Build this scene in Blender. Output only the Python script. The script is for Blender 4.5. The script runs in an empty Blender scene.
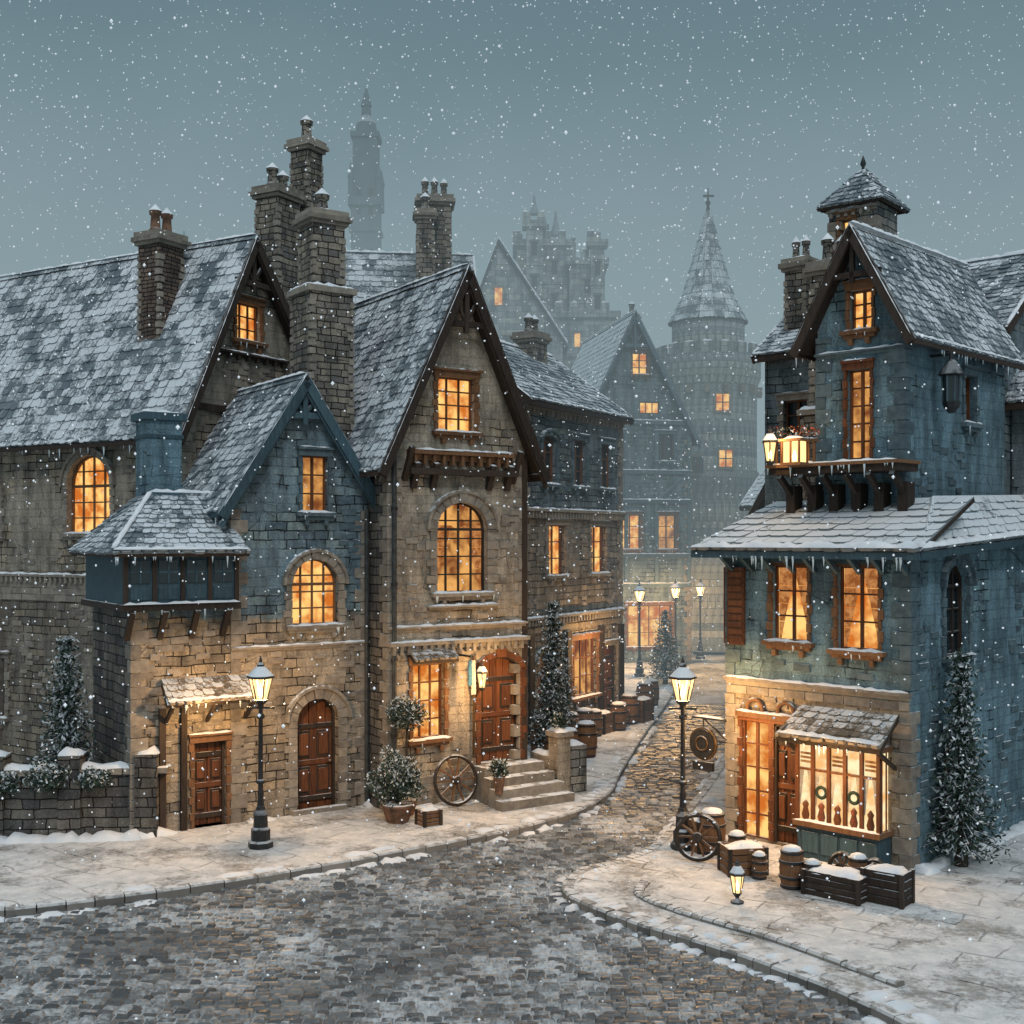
import bpy, math, random
from mathutils import Vector, Matrix
from mathutils.geometry import tessellate_polygon
R=random.Random(7)
def U(a,b): return R.uniform(a,b)
scene=bpy.context.scene
scene.view_settings.view_transform='Standard'
scene.view_settings.look='None'
scene.view_settings.exposure=0

# ------------------------------------------------------------------ materials
MATS={}
class NT:
    def __init__(s,name):
        m=bpy.data.materials.new(name); m.use_nodes=True; s.mat=m; s.t=m.node_tree
        s.t.nodes.clear(); MATS[name]=m
        s.out=s.t.nodes.new('ShaderNodeOutputMaterial')
    def n(s,ty,ins=None,**kw):
        nd=s.t.nodes.new(ty)
        for k,v in kw.items(): setattr(nd,k,v)
        if ins:
            for k,v in ins.items():
                if isinstance(v,bpy.types.NodeSocket): s.t.links.new(v,nd.inputs[k])
                else: nd.inputs[k].default_value=v
        return nd
    def link(s,a,b): s.t.links.new(a,b)
    def math(s,op,a,b=0.0,clamp=False):
        return s.n('ShaderNodeMath',{0:a,1:b},operation=op,use_clamp=clamp).outputs[0]
    def mix(s,f,a,b,bt='MIX'):
        nd=s.n('ShaderNodeMix',data_type='RGBA',blend_type=bt)
        for i,v in ((0,f),(6,a),(7,b)):
            if isinstance(v,bpy.types.NodeSocket): s.t.links.new(v,nd.inputs[i])
            else:
                nd.inputs[i].default_value=v if i==0 else (tuple(v)+(1,))[:4]
        return nd.outputs[2]
    def ramp(s,x,lo,hi,a=0.0,b=1.0):
        nd=s.n('ShaderNodeMapRange',{0:x,1:lo,2:hi,3:a,4:b}); nd.interpolation_type='SMOOTHSTEP'
        return nd.outputs[0]
    def noise(s,vec,scale,detail=3,rough=.55):
        d={'Scale':scale,'Detail':detail,'Roughness':rough}
        if vec is not None: d['Vector']=vec
        return s.n('ShaderNodeTexNoise',d).outputs[0]
    def grey(s,x): return s.n('ShaderNodeCombineColor',{0:x,1:x,2:x}).outputs[0]
    def snow(s,col,amt=1.0,lo=.35,hi=.7,vec=None):
        g=s.n('ShaderNodeNewGeometry'); sp=s.n('ShaderNodeSeparateXYZ',{0:g.outputs['Normal']})
        a=s.ramp(sp.outputs[2],lo,hi)
        b=s.ramp(s.noise(g.outputs['Position'],5,2),.33,.55)
        f=s.math('MULTIPLY',s.math('MULTIPLY',a,b),amt,True)
        return s.mix(f,col,SNOWC),f
    def finish(s,col,rough=.85,bump=None,bd=.02,bs=.6,spec=.3,metal=0):
        b=s.n('ShaderNodeBsdfPrincipled')
        if isinstance(col,bpy.types.NodeSocket): s.link(col,b.inputs['Base Color'])
        else: b.inputs['Base Color'].default_value=tuple(col)+(1,)
        if isinstance(rough,bpy.types.NodeSocket): s.link(rough,b.inputs['Roughness'])
        else: b.inputs['Roughness'].default_value=rough
        b.inputs['Specular IOR Level'].default_value=spec
        b.inputs['Metallic'].default_value=metal
        if bump is not None:
            bp=s.n('ShaderNodeBump',{'Height':bump,'Distance':bd,'Strength':bs})
            s.link(bp.outputs[0],b.inputs['Normal'])
        s.link(b.outputs[0],s.out.inputs[0])
        return b
SNOWC=(.74,.80,.84)

def wall_mat(name,lo,up=None,zs=0,plaster=.6,bw=.42,rh=.18,dark=.08):
    t=NT(name)
    uv=t.n('ShaderNodeTexCoord')
    u=uv.outputs['UV']
    nz=t.n('ShaderNodeTexNoise',{'Vector':u,'Scale':2.2,'Detail':2}).outputs[1]
    d=t.n('ShaderNodeVectorMath',{0:nz,1:(.5,.5,.5)},operation='SUBTRACT').outputs[0]
    d=t.n('ShaderNodeVectorMath',{0:d,1:(.12,.09,0)},operation='MULTIPLY').outputs[0]
    u2=t.n('ShaderNodeVectorMath',{0:u,1:d},operation='ADD').outputs[0]
    br=t.n('ShaderNodeTexBrick',{'Vector':u2,'Color1':(.55,.57,.61,1),'Color2':(1.24,1.16,1.03,1),'Mortar':(dark,dark,dark,1),
        'Scale':1.0,'Mortar Size':.012,'Mortar Smooth':.2,'Bias':-.05,'Brick Width':bw,'Row Height':rh})
    br.offset=.5; br.squash=.75; br.squash_frequency=3
    base=lo
    if up is not None:
        sp=t.n('ShaderNodeSeparateXYZ',{0:uv.outputs['Object']})
        zz=t.math('ADD',sp.outputs[2],t.math('MULTIPLY',t.noise(u,3,3),.7))
        base=t.mix(t.ramp(zz,zs+.3,zs+.42),lo,up)
    p=t.ramp(t.noise(u,.75,4,.6),.50-(plaster-.5)*.5,.56-(plaster-.5)*.5)
    bk=t.mix(t.math('MULTIPLY',p,.80),br.outputs[0],(1.0,1.0,1.0))
    col=t.mix(1.0,base,bk,'MULTIPLY')
    mp=t.n('ShaderNodeMapping',{0:u}); mp.inputs['Scale'].default_value=(2.2,.55,1)
    st=t.ramp(t.noise(mp.outputs[0],1.3,5,.65),.3,.7,.45,1.18)
    col=t.mix(1.0,col,t.grey(st),'MULTIPLY')
    fn0=t.noise(u,26,3,.7)
    fn=t.ramp(fn0,.3,.7,.70,1.18)
    col=t.mix(1.0,col,t.grey(fn),'MULTIPLY')
    vo=t.n('ShaderNodeTexVoronoi',{'Vector':u2,'Scale':1.6},feature='DISTANCE_TO_EDGE')
    ck=t.math('MULTIPLY',t.ramp(vo.outputs[0],0.0,.014,1,0),t.ramp(t.noise(u,1.1,2),.48,.58))
    col=t.mix(t.math('MULTIPLY',ck,.8),col,(.02,.02,.02))
    fr=t.math('MULTIPLY',t.ramp(t.noise(u,9,5,.75),.60,.70),.34)
    col=t.mix(fr,col,SNOWC)
    col,_=t.snow(col)
    h=t.math('SUBTRACT',t.math('MULTIPLY',fn0,.5),t.math('MULTIPLY',br.outputs[1],t.math('SUBTRACT',1.0,t.math('MULTIPLY',p,.7))))
    t.finish(col,.88,h,.035,.85)

def simple(name,c,c2=None,sc=6,rough=.8,snow=1.0,bump=.4,bd=.015,stretch=None,spec=.3,metal=0,island=False):
    t=NT(name); g=t.n('ShaderNodeTexCoord').outputs['Object']
    if stretch:
        mp=t.n('ShaderNodeMapping',{0:g}); mp.inputs['Scale'].default_value=stretch; g=mp.outputs[0]
    n=t.noise(g,sc,4,.65)
    c2=c2 or tuple(x*.5 for x in c)
    f=t.ramp(n,.3,.7)
    if island:
        isl=t.n('ShaderNodeNewGeometry').outputs['Random Per Island']
        f=t.math('ADD',t.math('MULTIPLY',f,.5),t.math('MULTIPLY',isl,.5),True)
    col=t.mix(f,c2,c)
    if snow>0: col,_=t.snow(col,snow)
    t.finish(col,rough,n,bd,bump,spec,metal)

wall_mat('wall_a',(.25,.225,.19),(.34,.305,.25),4.6,.6)
wall_mat('wall_b',(.37,.325,.26),(.20,.285,.33),3.9,.55)
wall_mat('wall_c',(.41,.365,.295),None,0,.66)
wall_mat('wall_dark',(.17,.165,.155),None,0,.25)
wall_mat('wall_f',(.30,.275,.235),(.18,.225,.245),6.2,.45)
wall_mat('wall_g',(.19,.25,.275),None,0,.6)
wall_mat('wall_r',(.335,.285,.22),(.165,.27,.32),2.75,.72)
wall_mat('wall_r2',(.155,.26,.315),None,0,.78)
wall_mat('wall_grey',(.245,.26,.26),None,0,.3)
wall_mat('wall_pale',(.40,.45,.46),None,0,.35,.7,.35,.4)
wall_mat('brick_dark',(.17,.13,.11),None,0,.1,.24,.09)
wall_mat('chimney_stone',(.27,.25,.22),None,0,.2,.3,.14)
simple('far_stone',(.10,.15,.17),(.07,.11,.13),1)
simple('trim_stone',(.34,.305,.25),(.13,.115,.10),7,island=True)
simple('trim_blue',(.13,.19,.215),(.045,.07,.085),7,island=True)
simple('dark_wood',(.060,.044,.034),(.018,.013,.010),4,.75,.9,.5,.01,(6,6,.8),island=True)
simple('wood',(.20,.075,.03),(.06,.022,.012),4,.6,.6,.6,.01,(8,8,.9),island=True)
simple('wood_mid',(.23,.12,.06),(.09,.045,.022),4,.7,.8,.6,.01,(6,6,1),island=True)
simple('blue_wood',(.07,.13,.16),(.025,.05,.065),4,.7,.9,.5,.01,(6,6,1),island=True)
simple('iron',(.022,.024,.026),(.01,.01,.011),12,.5,.55,.4,.005,spec=.5)
simple('terracotta',(.24,.13,.08),(.1,.06,.04),8)
simple('bronze',(.16,.10,.05),(.05,.035,.02),9,.45,.6,spec=.5,metal=.6)
simple('cloth_blue',(.05,.18,.30),(.03,.1,.18),9,.9,0)
simple('cloth_white',(.5,.48,.44),(.3,.3,.28),9,.9,0)
simple('wreath',(.35,.06,.04),(.05,.07,.03),40,.8,.5)
simple('pipe',(.06,.07,.07),(.03,.03,.03),9,.5,.5)
simple('pale_slate',(.27,.32,.34),(.18,.22,.24),2,.9,.8)

def slate(name,c1,c2,amt):
    t=NT(name); g=t.n('ShaderNodeTexCoord').outputs['Object']
    ge=t.n('ShaderNodeNewGeometry'); isl=ge.outputs['Random Per Island']
    col=t.mix(isl,c1,c2)
    n1=t.noise(g,1.1,3,.6); n2=t.noise(g,13,4,.78)
    s=t.math('ADD',t.math('ADD',t.math('MULTIPLY',n1,1.0),t.math('MULTIPLY',n2,1.0)),t.math('MULTIPLY',isl,.22))
    f=t.ramp(s,1.22-amt,1.42-amt)
    sp=t.n('ShaderNodeSeparateXYZ',{0:ge.outputs['Normal']})
    f=t.math('MULTIPLY',f,t.ramp(sp.outputs[2],.1,.4))
    f=t.math('MULTIPLY',f,.82)
    col=t.mix(f,col,SNOWC)
    t.finish(col,t.ramp(f,0,1,.55,.9),t.math('ADD',n2,f),.015,.7,.4)
slate('slate',(.10,.13,.155),(.23,.275,.295),.22)
slate('slate_snowy',(.14,.165,.175),(.25,.28,.29),.50)
slate('slate_brown',(.13,.11,.085),(.28,.24,.19),.22)

t=NT('snow'); g=t.n('ShaderNodeTexCoord').outputs['Object']
t.finish(t.mix(t.ramp(t.noise(g,3,3),.3,.7),(.68,.74,.79),(.84,.87,.89)),.9,t.noise(g,14,3,.7),.02,.6)
t=NT('ice'); t.finish((.62,.74,.80),.2,None,spec=.6)

t=NT('ground_snow'); g=t.n('ShaderNodeNewGeometry').outputs['Position']
t.finish(t.mix(t.ramp(t.noise(g,.9,4),.3,.7),(.40,.42,.42),(.72,.75,.76)),.9,t.noise(g,6,4,.7),.05,.6)

t=NT('pavement_snow'); g=t.n('ShaderNodeNewGeometry').outputs['Position']
nz=t.n('ShaderNodeTexNoise',{'Vector':g,'Scale':1.3,'Detail':2}).outputs[1]
d=t.n('ShaderNodeVectorMath',{0:nz,1:(.38,.38,0)},operation='MULTIPLY').outputs[0]
g2=t.n('ShaderNodeVectorMath',{0:g,1:d},operation='ADD').outputs[0]
mp=t.n('ShaderNodeMapping',{0:g2}); mp.inputs['Rotation'].default_value=(0,0,.62)
br=t.n('ShaderNodeTexBrick',{'Vector':mp.outputs[0],'Color1':(.24,.22,.19,1),'Color2':(.36,.33,.28,1),'Mortar':(.07,.07,.065,1),'Scale':1.0,'Mortar Size':.018,'Mortar Smooth':.4,'Brick Width':.85,'Row Height':.55})
n=t.noise(g,.8,5,.7); n2=t.noise(g,11,4,.75)
cov=t.ramp(t.math('ADD',t.math('MULTIPLY',n,.7),t.math('MULTIPLY',n2,.3)),.36,.49,.25,1.0)
mk=t.math('MULTIPLY',br.outputs[1],t.ramp(t.noise(g,1.7,3),.38,.58,.5,.0))
f=t.math('SUBTRACT',cov,mk,True)
sc_=t.mix(t.ramp(t.noise(g,3,4,.7),.3,.7),(.58,.60,.60),(.84,.84,.82))
col=t.mix(f,br.outputs[0],sc_)
t.finish(col,.88,t.math('ADD',t.math('MULTIPLY',n2,.9),t.math('MULTIPLY',f,1.0)),.045,.85)

t=NT('road_cobble'); ge=t.n('ShaderNodeNewGeometry'); g=ge.outputs['Position']; isl=ge.outputs['Random Per Island']
col=t.mix(isl,(.05,.058,.062),(.21,.215,.21))
n=t.noise(g,.5,5,.7); n2=t.noise(g,16,4,.7)
s=t.math('ADD',t.math('ADD',t.math('MULTIPLY',n,.75),t.math('MULTIPLY',n2,.45)),t.math('MULTIPLY',isl,.15))
f=t.ramp(s,.64,.88,0,.8)
col=t.mix(f,col,(.66,.69,.70))
t.finish(col,t.ramp(n2,.3,.7,.22,.7),n2,.01,.6,.5)
t=NT('road_base'); g=t.n('ShaderNodeNewGeometry').outputs['Position']
vo=t.n('ShaderNodeTexVoronoi',{'Vector':g,'Scale':5.5},feature='F1')
n=t.noise(g,.5,5,.7)
col=t.mix(t.ramp(vo.outputs[0],.3,.75),(.20,.20,.19),(.03,.035,.038))
f=t.ramp(t.math('ADD',n,t.math('MULTIPLY',t.noise(g,12,4,.7),.3)),.55,.80,.12,.85)
col=t.mix(f,col,(.60,.63,.64))
t.finish(col,.7,t.math('SUBTRACT',1.0,vo.outputs[0]),.05,.7,.4)
t=NT('kerb_stone'); ge=t.n('ShaderNodeNewGeometry'); g=ge.outputs['Position']
col=t.mix(ge.outputs['Random Per Island'],(.13,.125,.115),(.28,.26,.23)); n=t.noise(g,12,4,.7)
sp=t.n('ShaderNodeSeparateXYZ',{0:ge.outputs['Normal']})
f=t.math('MULTIPLY',t.ramp(sp.outputs[2],.4,.8),t.ramp(t.noise(g,4,4,.7),.38,.55,.15,.95))
t.finish(t.mix(f,col,(.74,.77,.78)),.85,n,.02,.6)

def emis(name,ca,cb,st,sc=3.0):
    t=NT(name); g=t.n('ShaderNodeTexCoord').outputs['Object']
    f=t.ramp(t.noise(g,sc,3,.6),.35,.65)
    e=t.n('ShaderNodeEmission',{'Color':t.mix(f,ca,cb),'Strength':st})
    t.link(e.outputs[0],t.out.inputs[0])
    t.mat.cycles.emission_sampling='NONE'
emis('glow',(.55,.14,.02),(1.0,.60,.19),1.2,2.2)
emis('glow_soft',(.20,.06,.02),(.85,.42,.12),1.0,2.0)
emis('glow_shop',(.85,.46,.17),(1.0,.82,.48),1.15)
emis('glow_curtain',(.34,.11,.03),(.70,.30,.10),.8,9)  # cloth emits on its own, standing in for window light through it
emis('flame',(1.0,.62,.22),(1.0,.8,.45),9)
t=NT('dark_glass'); t.finish((.02,.03,.035),.15,None,spec=.6)
t=NT('lamp_glass')
e=t.n('ShaderNodeEmission',{'Color':(1,.62,.24,1),'Strength':2.6}); tr=t.n('ShaderNodeBsdfTransparent')
mx=t.n('ShaderNodeMixShader',{0:.5}); t.link(tr.outputs[0],mx.inputs[1]); t.link(e.outputs[0],mx.inputs[2]); t.link(mx.outputs[0],t.out.inputs[0]); t.mat.cycles.emission_sampling='NONE'
t=NT('snowflake')
b=t.finish((.92,.95,.97),.9); b.inputs['Emission Color'].default_value=(.8,.9,1,1); b.inputs['Emission Strength'].default_value=.30; t.mat.cycles.emission_sampling='NONE'  # faint emission added so flakes look brighter than the dusk sky
def leafm(name,a,b_):
    t=NT(name); i=t.n('ShaderNodeNewGeometry').outputs['Random Per Island']; t.finish(t.mix(i,a,b_),.8)
leafm('leaf_dark',(.012,.030,.024),(.050,.080,.058)); leafm('leaf_snow',(.35,.42,.45),(.78,.83,.86))
leafm('berry',(.35,.05,.03),(.5,.2,.1))

# ------------------------------------------------------------------ mesh builder
class MB:
    def __init__(s): s.v=[];s.f=[];s.m=[];s.sm=[];s.M=Matrix()
    def add(s,vs,fs,m,sm=False):
        b=len(s.v); M=s.M
        s.v.extend([M@Vector(v) for v in vs])
        for f in fs: s.f.append(tuple(b+i for i in f)); s.m.append(m); s.sm.append(sm)
    def box(s,x0,x1,y0,y1,z0,z1,m,j=0):
        vs=[(x,y,z) for z in (z0,z1) for x,y in ((x0,y0),(x1,y0),(x1,y1),(x0,y1))]
        if j: vs=[(a+U(-j,j),b+U(-j,j),c+U(-j,j)) for a,b,c in vs]
        s.add(vs,[(0,3,2,1),(4,5,6,7),(0,1,5,4),(1,2,6,5),(2,3,7,6),(3,0,4,7)],m)
    def beam(s,p0,p1,w,h,m,up=(0,0,1)):
        p0=Vector(p0);p1=Vector(p1);d=(p1-p0)
        if d.length<1e-5: return
        d.normalize(); up=Vector(up)
        if abs(d.dot(up))>.98: up=Vector((0,1,0))
        r=d.cross(up).normalized(); u=r.cross(d)
        vs=[]
        for p in (p0,p1):
            for a,b in ((-1,-1),(1,-1),(1,1),(-1,1)): vs.append(p+r*(a*w/2)+u*(b*h/2))
        s.add(vs,[(0,1,2,3)[::-1],(4,5,6,7),(0,1,5,4),(1,2,6,5),(2,3,7,6),(3,0,4,7)],m)
    def cyl(s,p0,p1,r0,r1,n,m,cap=True,sm=True):
        p0=Vector(p0);p1=Vector(p1);d=(p1-p0).normalized()
        a=Vector((0,0,1)) if abs(d.z)<.9 else Vector((1,0,0))
        x=d.cross(a).normalized(); y=d.cross(x)
        vs=[]
        for p,r in ((p0,r0),(p1,r1)):
            for i in range(n):
                t=2*math.pi*i/n; vs.append(p+x*(r*math.cos(t))+y*(r*math.sin(t)))
        s.add(vs,[(i,(i+1)%n,n+(i+1)%n,n+i) for i in range(n)],m,sm)
        if cap: s.add(vs,[tuple(range(n))[::-1],tuple(range(n,2*n))],m)
    def lathe(s,c,prof,n,m,sm=True,rot=0):
        c=Vector(c); vs=[]
        for r,z in prof:
            for i in range(n):
                t=2*math.pi*i/n+rot; vs.append(c+Vector((r*math.cos(t),r*math.sin(t),z)))
        fs=[]
        for k in range(len(prof)-1):
            for i in range(n): fs.append((k*n+i,k*n+(i+1)%n,(k+1)*n+(i+1)%n,(k+1)*n+i))
        s.add(vs,fs,m,sm)
        k=len(prof)-1
        s.add(vs,[tuple(range(n))[::-1],tuple(range(k*n,k*n+n))],m)
    def torus(s,c,ax,Rr,r,n,m,k=6):
        c=Vector(c);ax=Vector(ax).normalized();a=Vector((0,0,1)) if abs(ax.z)<.9 else Vector((1,0,0))
        x=ax.cross(a).normalized();y=ax.cross(x);vs=[]
        for i in range(n):
            t=2*math.pi*i/n; o=x*math.cos(t)+y*math.sin(t)
            for j in range(k):
                q=2*math.pi*j/k; vs.append(c+o*(Rr+r*math.cos(q))+ax*(r*math.sin(q)))
        s.add(vs,[(i*k+j,((i+1)%n)*k+j,((i+1)%n)*k+(j+1)%k,i*k+(j+1)%k) for i in range(n) for j in range(k)],m,True)
    def lump(s,p0,p1,w,h,m='snow'):
        p0=Vector(p0);p1=Vector(p1);d=p1-p0;L=d.length
        if L<.03:return
        n=max(2,int(L/.11)); d.normalize(); r=d.cross(Vector((0,0,1)))
        if r.length<.1: return
        r.normalize(); up=Vector((0,0,1)); vs=[]; k=5
        for i in range(n+1):
            e=.35 if i in(0,n) else 1
            hh=h*U(.45,1.3)*e; ww=w*U(.8,1.12)*(.7 if i in (0,n) else 1); p=p0+d*(L*i/n)
            for j in range(k):
                q=math.pi*j/(k-1); vs.append(p+r*(math.cos(q)*ww/2)+up*(math.sin(q)*hh-.01))
        fs=[(i*k+j,i*k+j+1,(i+1)*k+j+1,(i+1)*k+j) for i in range(n) for j in range(k-1)]
        fs+=[tuple(range(k)),tuple(n*k+j for j in range(k))[::-1]]
        s.add(vs,fs,m,True)
    def icicles(s,p0,p1,dens=5,mx=.22):
        p0=Vector(p0);p1=Vector(p1);L=(p1-p0).length
        for i in range(int(L*dens)):
            p=p0.lerp(p1,R.random()); l=mx*R.random()**2+.04
            s.cyl(p,p-Vector((0,0,l)),.014+l*.04,.002,5,'ice',False)
    def build(s,name,parent=None,uv=False):
        if not s.f: return None
        me=bpy.data.meshes.new(name); me.from_pydata([tuple(v) for v in s.v],[],s.f)
        names=list(dict.fromkeys(s.m)); idx={n:i for i,n in enumerate(names)}
        for n in names: me.materials.append(MATS[n])
        me.polygons.foreach_set('material_index',[idx[x] for x in s.m])
        me.polygons.foreach_set('use_smooth',s.sm)
        if uv:
            l=me.uv_layers.new(name='UVMap'); off=U(0,40)
            for p in me.polygons:
                nn=p.normal
                if abs(nn.z)>.8: tx=Vector((1,0,0));ty=Vector((0,1,0))
                else:
                    tx=Vector((-nn.y,nn.x,0)).normalized(); ty=nn.cross(tx)
                    if ty.z<0: ty=-ty
                for li in p.loop_indices:
                    co=me.vertices[me.loops[li].vertex_index].co
                    l.data[li].uv=(co.dot(tx)+off,co.dot(ty))
        o=bpy.data.objects.new(name,me); scene.collection.objects.link(o)
        if parent: o.parent=parent
        return o

def empty(name,x=0,y=0,z=0,rz=0):
    e=bpy.data.objects.new(name,None); scene.collection.objects.link(e)
    e.location=(x,y,z); e.rotation_euler=(0,0,rz); e.empty_display_size=.3
    return e
def plight(name,parent,loc,energy,col=(1,.56,.22),r=.06):
    l=bpy.data.lights.new(name,'POINT'); l.energy=energy; l.color=col; l.shadow_soft_size=r
    o=bpy.data.objects.new(name,l); scene.collection.objects.link(o); o.location=loc
    if parent: o.parent=parent
    return o

def tiles(mb,a,b,c,d,m,tw=.2,th=.2,base='slate'):
    a,b,c,d=map(Vector,(a,b,c,d))
    n=(b-a).cross(d-a)
    if n.length<1e-6: n=(c-b).cross(d-b)
    n.normalize()
    if n.z<0: n=-n
    L=((d-a).length+(c-b).length)/2; rows=max(2,int(L/th))
    mb.add([a,b,c,d,a-n*.08,b-n*.08,c-n*.08,d-n*.08],[(0,1,2,3),(7,6,5,4),(0,4,5,1),(1,5,6,2),(2,6,7,3),(3,7,4,0)],'dark_wood')
    for i in range(rows):
        t0=max(0,i/rows-.02); t1=min(1,(i+1.25)/rows)
        l0=a.lerp(d,t0); r0=b.lerp(c,t0); l1=a.lerp(d,t1); r1=b.lerp(c,t1)
        W=(r0-l0).length
        if W<.06: continue
        k=-U(.1,.9)*tw
        while k<W:
            w=tw*U(.7,1.3); s0=max(0,k)/W; s1=min(W,k+w-.010)/W; k+=w
            if s1-s0<.03/W: continue
            e0=U(-.03,.016); hz=.05+U(-.008,.02)
            ud=(l1-l0).normalized(); dn=ud*e0
            p0=l0.lerp(r0,s0)+dn; p1=l0.lerp(r0,s1)+dn+ud*U(-.008,.008); p2=l1.lerp(r1,s1); p3=l1.lerp(r1,s0)
            cc=(p1-p0)*.22
            top=[p0+ud*.02,p0+cc-ud*.012,p1-cc-ud*.012,p1+ud*.02,p2,p3]
            hs=[hz,hz,hz,hz+U(-.006,.006),.018,.018]
            vs=[q+n*h for q,h in zip(top,hs)]+[q for q in top]
            mb.add(vs,[(0,1,2,3,4,5),(6,7,1,0),(7,8,2,1),(8,9,3,2),(9,10,4,3),(11,6,0,5)],m)

def hole(o):
    cx,z0,w,h,a=o['cx'],o['z0'],o['w'],o['h'],o.get('arch',0)
    pts=[(cx-w/2,z0),(cx+w/2,z0)]
    if a:
        zs=z0+h-a
        for i in range(13):
            q=math.pi*i/12; pts.append((cx+w/2*math.cos(q),zs+a*math.sin(q)))
    else: pts+=[(cx+w/2,z0+h),(cx-w/2,z0+h)]
    return pts
def topz(o,x):
    a=o.get('arch',0)
    if not a: return o['z0']+o['h']
    return o['z0']+o['h']-a+a*math.sqrt(max(0,1-((x-o['cx'])/(o['w']/2))**2))

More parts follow.
